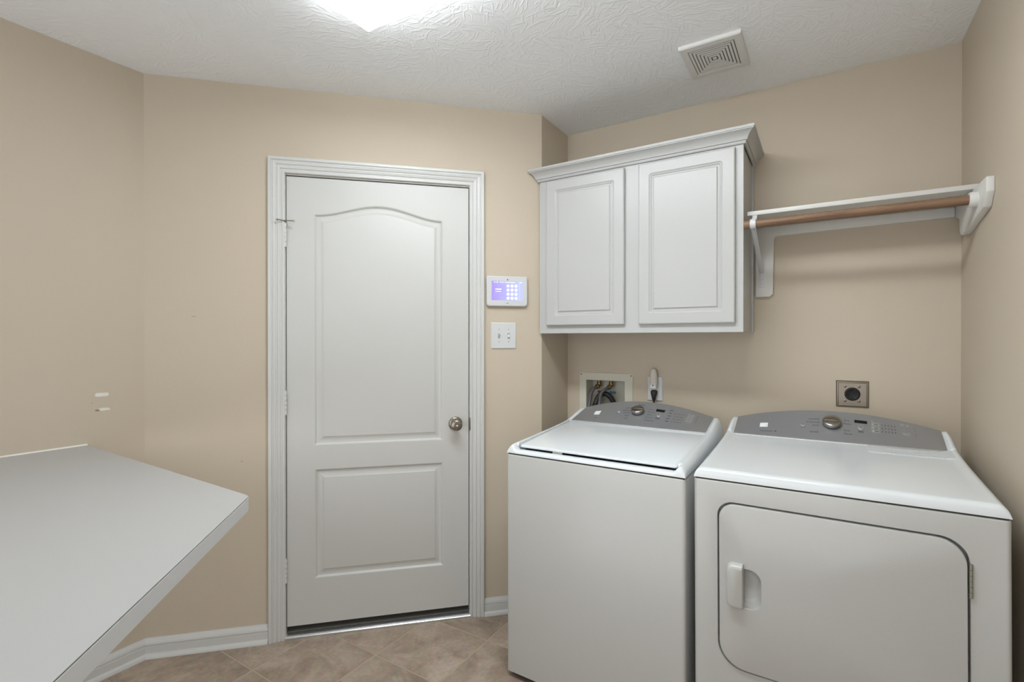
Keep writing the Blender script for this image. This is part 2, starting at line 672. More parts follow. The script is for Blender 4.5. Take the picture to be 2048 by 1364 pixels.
baseboard('baseboard_left', 'white moulded baseboard below the countertop', (XL, YB, 0), R(90), 0.0, A.y - YB, 1.0, T22)
baseboard('baseboard_door', 'white moulded baseboard between the corner and the door casing', A, R(45), 0.0, 0.4775, T22, 0)
baseboard('baseboard_corner', 'short white baseboard between door casing and washing machine', A, R(45), 1.4365, DWL, 0, -T22)
baseboard('baseboard_back', 'white baseboard behind the washing machine and dryer', (XJ, YW, 0), 0, 0.0, XR - XJ, 0.0, 1.0)
baseboard('baseboard_right', 'white baseboard to the right of the dryer', (XR, YW, 0), R(-90), 0.0, YW - YB, 1.0, 1.0)

# worn paint on the walls
def chip(name, parent, pts, y, th, mat, loc, rotz):
    bm = bmesh.new()
    loft(bm, [[(p[0], y, p[1]) for p in pts], [(p[0] * 0.97, y - th, p[1] * 0.97) for p in pts]])
    o = finish(name, bm, mat, parent, 0)
    o.location = loc
    o.rotation_euler = (0, 0, rotz)
    return o


def ragged(w, h, n=16, amp=0.25, seed=1):
    rnd = random.Random(seed)
    out = []
    for k in range(n):
        a = 2 * math.pi * k / n
        c, s = math.cos(a), math.sin(a)
        q = 1 - amp * rnd.random()
        out.append((w / 2 * math.copysign(abs(c) ** 0.45, c) * q, h / 2 * math.copysign(abs(s) ** 0.45, s) * q))
    return out


chip('paint_chip', wall_left, ragged(0.046, 0.0155, 16, .12, 3), 0, 0.0006, 'paint_chip', (XL, 0.803, 1.113), R(90))
chip('paint_chip', wall_left, ragged(0.046, 0.0125, 16, .35, 8), 0, 0.0006, 'paint_chip', (XL, 0.809, 1.055), R(90))
chip('paint_chip', wall_left, ragged(0.017, 0.010, 12, .35, 5), 0, 0.0009, 'paint_chip_brown', (XL, 0.789, 1.053), R(90))
chip('paint_chip', wall_left, ragged(0.004, 0.004, 8, .3, 2), 0, 0.0006, 'paint_chip_brown', (XL, 0.772, 1.083), R(90))
chip('scuff_mark', wall_door, ragged(0.024, 0.003, 10, .4, 6), 0, 0.0004, 'paint_chip_brown', (0.185, 0, 1.428), 0)
chip('scuff_mark', wall_door, ragged(0.012, 0.003, 10, .4, 9), 0, 0.0004, 'paint_chip_brown', (0.37, 0, 0.80), 0)

# ------------------------------------------------------------------ ceiling lamp (the room's light)
LX0, LX1, LY0, LY1 = -1.304, -0.090, 0.945, 1.171
lamp = thing('ceiling_light', 'lit white rectangular fluorescent ceiling fixture with prismatic lens', 'ceiling light', ((LX0 + LX1) / 2, (LY0 + LY1) / 2, H))
hx, hy = (LX1 - LX0) / 2, (LY1 - LY0) / 2
box('housing', -hx + .03, hx - .03, -hy + .03, hy - .03, -0.020, 0, 'vent_white', lamp, 0.002)
bm = bmesh.new()
rect = lambda ax, ay, z: [(-ax, -ay, z), (ax, -ay, z), (ax, ay, z), (-ax, ay, z)]
loft(bm, [rect(hx - .004, hy - .004, -0.0205), rect(hx, hy, -0.024), rect(hx, hy, -0.070), rect(hx - .006, hy - .006, -0.076)])
lens = finish('lens', bm, ['lit_prismatic_lens', 'lit_side_lens'], lamp, 0)
for f in lens.data.polygons:
    f.material_index = 1 if abs(f.normal.z) < 0.2 else 0

# ------------------------------------------------------------------ ceiling vent
vent = thing('ceiling_vent', 'white square ceiling vent grille with concentric louvres', 'vent', (-0.3615, 2.069, H))
vx, vy = 0.1095, 0.1265
bm = bmesh.new()
rings = []
for (ax, ay, z) in ((vx, vy, 0), (vx, vy, -0.011), (vx - .004, vy - .004, -0.014), (vx - .026, vy - .030, -0.0145), (vx - .028, vy - .032, -0.012), (vx - .028, vy - .032, -0.002)):
    rings.append(rect(ax, ay, z))
loft(bm, rings, cap=False)
finish('frame', bm, 'vent_white', vent, 20)
box('backing', -vx + .02, vx - .02, -vy + .02, vy - .02, -0.0120, -0.0015, 'vent_dark', vent)
gx, gy = vx - .0285, vy - .0325
for k in range(6):
    f0, f1 = 0.972 - k * 0.145, 0.972 - k * 0.145 - 0.098
    bm = bmesh.new()
    loft(bm, [rect(gx * f0, gy * f0, -0.0120), rect(gx * f0, gy * f0, -0.0142), rect(gx * f1, gy * f1, -0.0134), rect(gx * f1, gy * f1, -0.0120)], cap=False)
    finish('louvre', bm, 'vent_white', vent, 0)
box('louvre', -gx * .085, gx * .085, -gy * .085, gy * .085, -0.0138, -0.0120, 'vent_white', vent)

# ------------------------------------------------------------------ door casing, threshold
CAS = [(0, 0), (0, 0.010), (0.003, 0.0125), (0.010, 0.0125), (0.0135, 0.0095), (0.017, 0.0095), (0.0195, 0.0135), (0.028, 0.0155), (0.031, 0.0125), (0.034, 0.0125),
       (0.037, 0.0165), (0.046, 0.0185), (0.049, 0.0155), (0.052, 0.0155), (0.055, 0.0205), (0.066, 0.0205), (0.068, 0.018), (0.068, 0)]
casing = on_door_wall('trim_1', 'white fluted casing around the interior door', 'door casing', 0, 0, 'structure')
c0, c1, cz = DO0 + 0.002, DO1 - 0.002, DOZ + 0.002
bm = bmesh.new()
loft(bm, [[(c0 - w, -p, 0) for w, p in CAS], [(c0 - w, -p, cz + w) for w, p in CAS]])
finish('casing_side', bm, 'trim_white', casing, 25)
bm = bmesh.new()
loft(bm, [[(c1 + w, -p, 0) for w, p in CAS], [(c1 + w, -p, cz + w) for w, p in CAS]])
finish('casing_side', bm, 'trim_white', casing, 25)
bm = bmesh.new()
loft(bm, [[(c0 - w, -p, cz + w) for w, p in CAS], [(c1 + w, -p, cz + w) for w, p in CAS]])
finish('casing_head', bm, 'trim_white', casing, 25)
box('jamb', DO0, DO0 + .0035, 0.0, SILL, 0, DOZ, 'trim_white', casing)
box('jamb', DO1 - .0035, DO1, 0.0, SILL, 0, DOZ, 'trim_white', casing)
box('jamb', DO0 + .0035, DO1 - .0035, 0.0, SILL, DOZ - .0035, DOZ, 'trim_white', casing)
box('stop', DO0 + .0035, DO0 + .020, 0.052, 0.066, 0.03, DOZ - .0035, 'seal_black', casing)
box('stop', DO1 - .020, DO1 - .0035, 0.052, 0.066, 0.03, DOZ - .0035, 'seal_black', casing)
box('stop', DO0 + .020, DO1 - .020, 0.052, 0.066, DOZ - .020, DOZ - .0035, 'seal_black', casing)
box('strike_plate', DO1 - .0045, DO1 + .0004, -0.012, 0.03, 0.897, 0.955, 'nickel', casing, 0.0008)

thr = on_door_wall('trim_2', 'aluminium door threshold strip with grey weather seal', 'threshold', 0, 0, 'structure')
prism('sill', [(-0.016, 0.0), (-0.016, 0.010), (-0.014, 0.0125), (-0.004, 0.0165), (0.010, 0.021), (0.012, 0.021), (0.012, 0.0)], 'x', DO0 + .0005, DO1 - .0005, 'aluminium', thr, 0)
prism('seal', [(0.012, 0.0), (0.012, 0.020), (0.020, 0.027), (0.034, 0.034), (0.058, 0.037), (0.060, 0.0)], 'x', DO0 + .004, DO1 - .004, 'weather_grey', thr, 0)
prism('saddle', [(0.060, 0.0), (0.060, 0.033), (0.11, 0.026), (0.115, 0.0)], 'x', DO0 + .004, DO1 - .004, 'seal_black', thr, 0)

# ------------------------------------------------------------------ the door
door = on_door_wall('door_1', 'white two-panel door with arched upper panel and nickel knob', 'door', 0, 0, 'structure')
DS0, DS1, DZ0, DZ1, DF = 0.5515, 1.3635, 0.052, 2.0535, 0.004    # slab extents, face depth
PANELS = [(0.6645, 1.2415, 0.8515, 1.8930, 0.0530), (0.6670, 1.2425, 0.2540, 0.7480, 0.0)]


def panel_outline(p, d, n=40):
    x0, x1, z0, z1, rise = p
    out = [(x0 + d, z0 + d), (x1 - d, z0 + d)]
    m = n if rise > 0 else 1
    for k in range(m + 1):
        t = k / m
        x = x1 - d + (x0 + d - x1 + d) * t
        tt = (x - x0) / (x1 - x0)
        out.append((x, z1 - d + rise * 0.5 * (1 - math.cos(2 * math.pi * tt))))
    return out


bm = bmesh.new()
outer = [(DS0, DZ0), (DS1, DZ0), (DS1, DZ1), (DS0, DZ1)]
vl = fill_with_holes(bm, [outer] + [panel_outline(p, 0) for p in PANELS], DF)
back = extend_loop(bm, vl[0], [(p[0], 0.048, p[1]) for p in outer])
bm.faces.new(back)
finish('door_slab', bm, 'door_white', door, 25)
for p in PANELS:
    bm = bmesh.new()
    prof = [(0, 0.0), (0.004, 0.0010), (0.0075, 0.0045), (0.011, 0.0085), (0.016, 0.0095), (0.0225, 0.0092), (0.0385, 0.0028), (0.0405, 0.0014), (0.0435, 0.0010)]
    rings = [[(q[0], DF + y, q[1]) for q in panel_outline(p, d)] for d, y in prof]
    vr = loft(bm, rings, cap=False)
    bm.faces.new(vr[-1])
    finish('panel', bm, 'door_white', door, 25)
prism('door_sweep', [(0.008, DZ0), (0.008, DZ0 - .012), (0.044, DZ0 - .012), (0.044, DZ0)], 'x', DS0 + .001, DS1 - .001, 'seal_black', door)
for (z0, z1) in ((1.738, 1.842), (0.995, 1.100), (0.250, 0.356)):
    bm = bmesh.new()
    n = 5
    for k in range(n):
        a, b_ = z0 + (z1 - z0) * k / n, z0 + (z1 - z0) * (k + 1) / n - .0008
        lathe(bm, [(0, a), (0.0058, a), (0.0064, a + .001), (0.0064, b_ - .001), (0.0058, b_), (0, b_)], (0.5475, -0.0045, 0), (0, 0, 1), 14)
    h = finish('hinge', bm, 'trim_white', door, 40)
    lathe_obj('pin', [(0, 0), (0.004, 0), (0.0045, 0.003), (0.003, 0.006), (0, 0.0065)], (0.5475, -0.0045, z1 - .0006), (0, 0, 1), 'trim_white', h, 12)
# hinge-pin stop bar on the upper hinge
bm = bmesh.new()
add_box(bm, 0.5425, 0.5525, -0.013, 0.002, 1.8490, 1.8530, 0.001)
finish('hinge_stop', bm, 'nickel', door, 40)
hst = tube('stop_rod', [(0.5220, -0.036, 1.852), (0.5475, -0.014, 1.853), (0.588, -0.036, 1.849)], 0.0022, 'nickel', door, 8, 6)
lathe_obj('stop_bumper', [(0, 0), (0.0045, 0), (0.0045, 0.006), (0, 0.006)], (0.5195, -0.034, 1.852), (0.4, 1, 0), 'plastic_grey', door, 12)
lathe_obj('stop_bumper', [(0, 0), (0.0045, 0), (0.0045, 0.006), (0, 0.006)], (0.590, -0.037, 1.849), (-0.3, 1, 0), 'plastic_grey', door, 12)
# knob
kn = lathe_obj('door_knob', [(0, 0.016), (0.0115, 0.016), (0.0115, 0.030), (0.0145, 0.036), (0.0225, 0.043), (0.0262, 0.051), (0.0262, 0.056), (0.0235, 0.063), (0.017, 0.0665), (0.011, 0.0672), (0.0105, 0.0655), (0, 0.0655)],
               (1.3000, DF, 0.9285), (0, -1, 0), 'nickel', door, 36)
lathe_obj('rosette', [(0, 0), (0.0325, 0), (0.0328, 0.003), (0.0310, 0.0065), (0.026, 0.009), (0.022, 0.0095), (0.020, 0.013), (0.014, 0.0175), (0, 0.0175)], (1.3000, DF, 0.9285), (0, -1, 0), 'nickel', kn, 36)
bm = bmesh.new()
add_box(bm, 1.2945, 1.3055, DF - 0.0725, DF - 0.064, 0.9255, 0.9315, 0.002, 3)
finish('lock_button', bm, 'plastic_white', kn, 40)
box('latch_plate', DS1 - .0003, DS1 + .0012, 0.010, 0.036, 0.900, 0.957, 'nickel', door)

# ------------------------------------------------------------------ things on the door wall
alarm = on_door_wall('alarm_panel', 'white alarm touchscreen with lit purple keypad beside the door', 'alarm panel', 1.5490, 1.4900)
aw, ah, ad = 0.1010, 0.1460, 0.020
out0 = rrect(-aw, aw, 0, ah, (0.014, 0.014, 0.006, 0.006), 5)
ins_ = lambda pts, d, cx=0, cz=0.073: [(cx + (p[0] - cx) * (1 - d / aw), cz + (p[1] - cz) * (1 - d / (ah / 2))) for p in pts]
bm = bmesh.new()
scr = (-0.0775, 0.0780, 0.0285, 0.1220)
front = ins_(out0, 0.004)
loops = fill_with_holes(bm, [front, [(scr[0], scr[2]), (scr[1], scr[2]), (scr[1], scr[3]), (scr[0], scr[3])]], -ad)
l1 = extend_loop(bm, loops[0], [(p[0], -ad + .004, p[1]) for p in out0])
l2 = extend_loop(bm, l1, [(p[0], -0.008, p[1]) for p in out0])
l3 = extend_loop(bm, l2, [(p[0], -0.006, p[1]) for p in ins_(out0, 0.006)])
l4 = extend_loop(bm, l3, [(p[0], 0, p[1]) for p in ins_(out0, 0.006)])
bm.faces.new(l4)
extend_loop(bm, loops[1], [(v.co.x, -ad + .0015, v.co.z) for v in loops[1]])
finish('body', bm, 'plastic_white', alarm, 35)
bm = bmesh.new()
add_box(bm, scr[0], scr[1], -ad + .0008, -ad + .0035, scr[2], scr[3])
screen = finish('screen', bm, 'lit_purple_screen', alarm, 0)
for r_ in range(4):
    for c_ in range(3):
        lathe_obj('key', [(0, 0), (0.0072, 0), (0.0072, 0.0004), (0, 0.0004)], (0.0035 + c_ * 0.0200, -ad + .0008, 0.0985 - r_ * 0.0197), (0, -1, 0), 'screen_print_white', screen, 20)
bm = bmesh.new()
for (x0, x1, z0, z1) in ((-0.0655, -0.059, .1140, .1185), (-0.0530, -0.0460, .1135, .1190), (-0.0390, -0.0140, .1150, .1178), (-0.0110, 0.0370, .1146, .1172), (0.0600, 0.0735, .1142, .1178),
                         (-0.0590, -0.0290, .0800, .0850), (-0.0590, -0.0310, .0700, .0725)):
    add_box(bm, x0, x1, -ad + .0004, -ad + .0009, z0, z1)
finish('screen_text', bm, 'screen_print_white', screen, 0)['kind'] = 'stuff'
bm = bmesh.new()
add_box(bm, 0.0608, 0.0613, -ad + .0004, -ad + .0009, 0.030, 0.112)
finish('screen_divider', bm, 'screen_print_white', screen, 0)
lathe_obj('camera_lens', [(0, 0), (0.0028, 0), (0.0026, 0.0006), (0, 0.0006)], (0.001, -ad, 0.1285), (0, -1, 0), 'display_black', alarm, 16)
bm = bmesh.new()
for k, (dx, hgt) in enumerate(((-0.0058, .0022), (-0.0028, .0036), (0.0004, .0038), (0.0036, .0036))):
    add_box(bm, dx, dx + .0022, -ad - .0003, -ad + .0003, 0.0135 + k * .0002, 0.0135 + k * .0002 + hgt)
finish('maker_mark', bm, 'print_grey', alarm, 0)

sw = on_door_wall('light_switch', 'white double toggle light switch plate below the alarm panel', 'light switch', 1.5345, 1.2840)
bm = bmesh.new()
po = rrect(-0.0625, 0.0625, 0, 0.128, 0.003, 3)
pi_ = rrect(-0.0585, 0.0585, 0.004, 0.124, 0.003, 3)
loft(bm, [[(p[0], 0, p[1]) for p in po], [(p[0], -0.002, p[1]) for p in po], [(p[0], -0.0062, p[1]) for p in pi_]])
finish('plate', bm, 'plastic_white', sw, 30)
for k, up in ((-0.0235, 1), (0.0235, -1)):
    bm = bmesh.new()
    add_box(bm, k - .0055, k + .0055, -0.0068, -0.006, 0.0515, 0.0765)
    finish('slot', bm, 'plastic_grey', sw, 0)
    prism('toggle', [(-0.006, 0.057), (-0.0165, 0.064 + up * .007), (-0.0165, 0.068 + up * .007), (-0.006, 0.073)] if up > 0 else [(-0.006, 0.055), (-0.0165, 0.056), (-0.0165, 0.060), (-0.006, 0.071)], 'x', k - .0042, k + .0042, 'plastic_white', sw, 0.0008)
    for z in (0.034, 0.094):
        lathe_obj('screw', [(0, 0), (0.0028, 0), (0.0022, 0.0012), (0, 0.0014)], (k, -0.006, z), (0, -1, 0), 'plastic_grey', sw, 12)

# ------------------------------------------------------------------ wall cabinet
CX0, CX1, CYF, CZ0, CZ1 = -1.1835, -0.2680, 2.147, 1.359, 2.150
cab = thing('wall_cabinet', 'white two-door wall cabinet with crown moulding above the washing machine', 'cabinet', (CX0, YW, CZ0))
ox, oy, oz = -CX0, -YW, -CZ0
bm = bmesh.new()
add_box(bm, CX0 + .003 + ox, CX1 - .004 + ox, CYF + .018 + oy, YW - .0005 + oy, CZ0 + .006 + oz, CZ1 + oz)
finish('carcass', bm, 'cabinet_white', cab, 0)
bm = bmesh.new()
dl = (-1.1390, -0.7490, 1.3965, 2.0900)
dr = (-0.6845, -0.2965, 1.3960, 2.0900)
fo = [(CX0 + ox, 0), (CX1 + ox, 0), (CX1 + ox, CZ1 + oz), (CX0 + ox, CZ1 + oz)]
add_box(bm, CX0 + ox, CX1 + ox, CYF + oy, CYF + .018 + oy, 0, CZ1 + oz, 0.001, 1)
finish('face_frame', bm, 'cabinet_white', cab, 25)
box('scribe_strip', CX1 - .005 + ox, CX1 + .004 + ox, YW - .034 + oy, YW - .0005 + oy, 0.004, CZ1 + oz, 'cabinet_white', cab, 0.001)
for (x0, x1, z0, z1) in (dl, dr):
    x0, x1, z0, z1 = x0 + ox, x1 + ox, z0 + oz, z1 + oz
    yf = CYF - .019 + oy
    yb = CYF + oy - .0004
    bm = bmesh.new()
    orr = lambda d: [(x0 + d, z0 + d), (x1 - d, z0 + d), (x1 - d, z1 - d), (x0 + d, z1 - d)]
    gr = lambda d: rrect(x0 + .046 + d, x1 - .046 - d, z0 + .046 + d, z1 - .046 - d, max(.0015, .011 - d * 0.6), 5)
    vl = fill_with_holes(bm, [orr(.005), gr(0)], yf)
    o1 = extend_loop(bm, vl[0], [(p[0], yf + .002, p[1]) for p in orr(.0015)])
    o2 = extend_loop(bm, o1, [(p[0], yf + .005, p[1]) for p in orr(0)])
    o3 = extend_loop(bm, o2, [(p[0], yb - .004, p[1]) for p in orr(0)])
    o4 = extend_loop(bm, o3, [(p[0], yb, p[1]) for p in orr(.003)])
    bm.faces.new(o4)
    dobj = finish('door', bm, 'cabinet_white', cab, 25)
    bm = bmesh.new()
    prof = [(0, 0), (0.0022, 0.0022), (0.0055, 0.0035), (0.0085, 0.0030), (0.0105, 0.0048), (0.0125, 0.0062), (0.0175, 0.0058), (0.0200, 0.0030), (0.0215, 0.0022), (0.0225, 0.0002)]
    vr = loft(bm, [[(q[0], yf + y, q[1]) for q in gr(d)] for d, y in prof], cap=False)
    bm.faces.new(vr[-1])
    finish('panel', bm, 'cabinet_white', dobj, 25)
# crown moulding: front run, right return, short mitred left return dying into the angled wall
bm = bmesh.new()
CROWN = [(0.0005, 2.1000), (0.0060, 2.1000), (0.0085, 2.1035), (0.0095, 2.1085), (0.0095, 2.1105), (0.0145, 2.1115), (0.0155, 2.1145), (0.0170, 2.1205), (0.0215, 2.1290), (0.0285, 2.1370), (0.0360, 2.1420), (0.0400, 2.1440), (0.0400, 2.1475), (0.0430, 2.1480), (0.0430, 2.1580), (0.0005, 2.1580)]
rings = []
for d, z in CROWN:
    rings.append([(CX0 - d + ox, min(B.y - .004, CYF + .021) - d + oy + .0, z + oz), (CX0 - d + ox, CYF - d + oy, z + oz), (CX1 + d + ox, CYF - d + oy, z + oz), (CX1 + d + ox, YW - .0005 + oy, z + oz)])
vr = loft(bm, rings, closed=False)
finish('crown_moulding', bm, 'cabinet_white', cab, 25)
box('top_board', CX0 + .004 + ox, CX1 + .002 + ox, CYF + .004 + oy, YW - .001 + oy, 2.149 + oz, 2.1575 + oz, 'cabinet_white', cab)

# ------------------------------------------------------------------ shelf with rod
SX0, SZ0, SZ1, SYF = -0.2600, 1.8235, 1.8400, 2.1870
shelf = thing('closet_shelf', 'white wall shelf with brackets and hanging rod hook above the dryer', 'shelf', (SX0, YW, SZ0))
sx, sy, sz = -SX0, -YW, -SZ0
prism('board', [(SX0 + .0005 + sx, SYF + sy + .0), (XR - .0005 + sx, SYF + sy), (XR - .0005 + sx, -.0005), (SX0 + .004 + sx, -.0005), (SX0 + .004 + sx, SYF + .03 + sy)], 'z', 0, SZ1 + sz, 'shelf_white', shelf, 0.0012)
# cleat with drop board at the left end and at the right end
cl = [(SX0 + .004, SZ0), (SX0 + .004, 1.517), (-0.202, 1.517), (-0.1862, 1.530), (-0.1862, 1.770), (-0.1835, 1.7795), (-0.174, 1.7835), (0.385, 1.7865), (XR - .021, 1.7865), (XR - .021, SZ0)]
prism('cleat', [(p[0] + sx, p[1] + sz) for p in cl], 'y', -0.019, -0.0004, 'shelf_white', shelf, 0.0022)
# end bracket board on the right wall (outline in y, z)
rb = [(2.035, 1.8232), (2.035, 1.778), (2.068, 1.737), (2.300, 1.7005), (2.330, 1.6985), (2.352, 1.7010), (2.372, 1.7080), (2.385, 1.722), (2.385, 1.770), (YW - .0005, 1.785), (YW - .0005, 1.8232)]
prism('end_bracket', [(p[0] + sy, p[1] + sz) for p in rb], 'x', XR - .0205 + sx, XR - .0003 + sx, 'shelf_white', shelf, 0.003)
RODY, RODZ, RODR = 2.137, 1.7785, 0.0160
bm = bmesh.new()
lathe(bm, [(0.0172, 0), (0.0245, 0), (0.0245, 0.016), (0.0225, 0.021), (0.0172, 0.021)], (XR - .0205 + sx, RODY + sy, RODZ + sz), (-1, 0, 0), 28)
finish('rod_socket', bm, 'shelf_white', shelf, 40)
# metal hook bracket near the cabinet
hxm = -0.2325
brk = prism('rod_hook', [(SYF + .030 + sy, -.0005), (SYF + .0015 + sy, -.0005), (SYF - .006 + sy, -.012), (RODY + .0215 + sy, RODZ + .016 + sz), (RODY + .0145 + sy, RODZ + .0085 + sz), (RODY + .0175 + sy, RODZ + .0065 + sz), (RODY + .026 + sy, RODZ + .013 + sz), (SYF - .003 + sy, -.0135), (SYF + .0035 + sy, -.0035), (SYF + .030 + sy, -.0035)], 'x', hxm - .0085 + sx, hxm + .0085 + sx, 'plastic_white', shelf)
bm = bmesh.new()
rings = []
for k in range(22):
    a = R(108 + 252 * k / 21)
    c_, s_ = math.cos(a), math.sin(a)
    rings.append([(hxm + dx + sx, RODY + c_ * rr + sy, RODZ + s_ * rr + sz) for dx, rr in ((-.010, RODR + .0006), (-.010, RODR + .0034), (.010, RODR + .0034), (.010, RODR + .0006))])
loft(bm, rings)
finish('hook_ring', bm, 'plastic_white', brk, 40)
bm = bmesh.new()
p0, p1 = Vector((hxm + sx, RODY + .012 + sy, RODZ - .014 + sz)), Vector((hxm + sx, -0.0215, 1.628 + sz))
dv = (p1 - p0).normalized()
nv = Vector((0, dv.z, -dv.y))
loft(bm, [[q + Vector((a, 0, 0)) + nv * b_ for a, b_ in ((-.0085, 0), (.0085, 0), (.0085, .004), (.0035, .0045), (.0035, .009), (-.0035, .009), (-.0035, .0045), (-.0085, .004))] for q in (p0, p1)])
finish('brace', bm, 'plastic_white', brk, 30)
box('wall_plate', hxm - .0085 + sx, hxm + .0085 + sx, -0.0225, -0.0191, 1.560 + sz, 1.632 + sz, 'plastic_white', brk, 0.0008)
for z in (1.575, 1.592):
    lathe_obj('screw', [(0, 0), (0.0032, 0), (0.0026, 0.0014), (0, 0.0018)], (hxm + sx, -0.0225, z + sz), (0, -1, 0), 'plastic_white', brk, 12)
lathe_obj('screw', [(0, 0), (0.0022, 0), (0.002, 0.0012), (0, 0.0014)], (hxm + .004 + sx, RODY + sy, RODZ - RODR - .0034 + sz), (0, 0, -1), 'screw_dark', brk, 10)

bm = bmesh.new()
L_ = XR - .022 - (-0.2655)
lathe(bm, [(0, 0), (RODR, 0), (RODR, L_), (0, L_)], (0, 0, 0), (1, 0, 0), 32)
rod = finish('hanging_rod', bm, 'rod_wood', None, 40)
rod.location = (-0.2655, RODY, RODZ)
tag(rod, 'round brown wooden clothes rod under the white shelf', 'clothes rod')

# ------------------------------------------------------------------ countertop
ct = thing('countertop', 'large white laminate countertop with a rounded corner in the left foreground', 'countertop', (XL, 0.757, 0.887))
cx_, cy_, czb = XL, 0.757, 0.887
TH = 0.923 - czb


def round_poly(pts, rad, n=8):
    out = []
    for i, p in enumerate(pts):
        r_ = rad[i]
        if r_ <= 0:
            out.append(Vector(p))
            continue
        p, a, b_ = Vector(p), Vector(pts[i - 1]), Vector(pts[(i + 1) % len(pts)])
        da, db = (a - p).normalized(), (b_ - p).normalized()
        half = da.angle(db) / 2
        t = r_ / math.tan(half)
        c = p + (da + db).normalized() * (r_ / math.sin(half))
        s_, e_ = p + da * t, p + db * t
        a0 = math.atan2(s_.y - c.y, s_.x - c.x)
        a1 = math.atan2(e_.y - c.y, e_.x - c.x)
        d_ = (a1 - a0 + math.pi) % (2 * math.pi) - math.pi
        for k in range(n + 1):
            out.append(c + Vector((math.cos(a0 + d_ * k / n), math.sin(a0 + d_ * k / n))) * r_)
    return out


cpts = [(XL + .0006, 0.757), (-1.268, 0.7365), (-0.440, -0.149), (-0.440, YB + .0006), (XL + .0006, YB + .0006)]
cp = [(p.x - cx_, p.y - cy_) for p in round_poly(cpts, [0, 0.036, 0.05, 0, 0])]
cen = (0.9, -0.8)


def inset_poly(pts, d):
    n = len(pts)
    out = []
    for i in range(n):
        p, a, b_ = Vector(pts[i]), Vector(pts[i - 1]), Vector(pts[(i + 1) % n])
        e1, e2 = (p - a).normalized(), (b_ - p).normalized()
        n1, n2 = Vector((e1.y, -e1.x)), Vector((e2.y, -e2.x))
        m_ = (n1 + n2)
        m_ = m_ / max(1e-6, (1 + n1.dot(n2)))
        out.append((p.x + m_.x * d, p.y + m_.y * d))
    return out


bm = bmesh.new()
loft(bm, [[(p[0], p[1], TH - .0012) for p in inset_poly(cp, .0012)], [(p[0], p[1], TH) for p in inset_poly(cp, .0012)]])
finish('laminate_top', bm, 'laminate_white', ct, 30)
bm = bmesh.new()
loft(bm, [[(p[0], p[1], TH - .0030) for p in inset_poly(cp, .0014)], [(p[0], p[1], TH - .0012) for p in inset_poly(cp, .0014)]])
finish('edge_seam', bm, 'laminate_seam', ct, 30)
bm = bmesh.new()
loft(bm, [[(p[0], p[1], 0) for p in inset_poly(cp, .001)], [(p[0], p[1], .001) for p in cp], [(p[0], p[1], TH - .0030) for p in cp]])
finish('edge_band', bm, 'laminate_edge', ct, 30)
bm = bmesh.new()
loft(bm, [[(XL + .0003 + a - cx_, 0.757 - cy_, TH + b_) for a, b_ in ((0, 0), (.004, 0), (.0025, .0035), (0, .005))], [(XL + .0003 + a - cx_, YB + .01 - cy_, TH + b_) for a, b_ in ((0, 0), (.004, 0), (.0025, .0035), (0, .005))]])
finish('caulk_bead', bm, 'caulk', ct, 40)
box('support_cleat', 0.0008, 0.022, YB + .01 - cy_, -0.04, -0.05, 0.0, 'laminate_edge', ct, 0.002)

# ------------------------------------------------------------------ washing machine and dryer


def interp(tab, x):
    if x <= tab[0][0]:
        return tab[0][1]
    for (a, fa), (b_, fb) in zip(tab[:-1], tab[1:]):
        if x <= b_:
            t = (x - a) / (b_ - a)
            return fa + (fb - fa) * t
    return tab[-1][1]


def sstep(a, b_, x):
    t = max(0.0, min(1.0, (x - a) / (b_ - a)))
    return t * t * (3 - 2 * t)


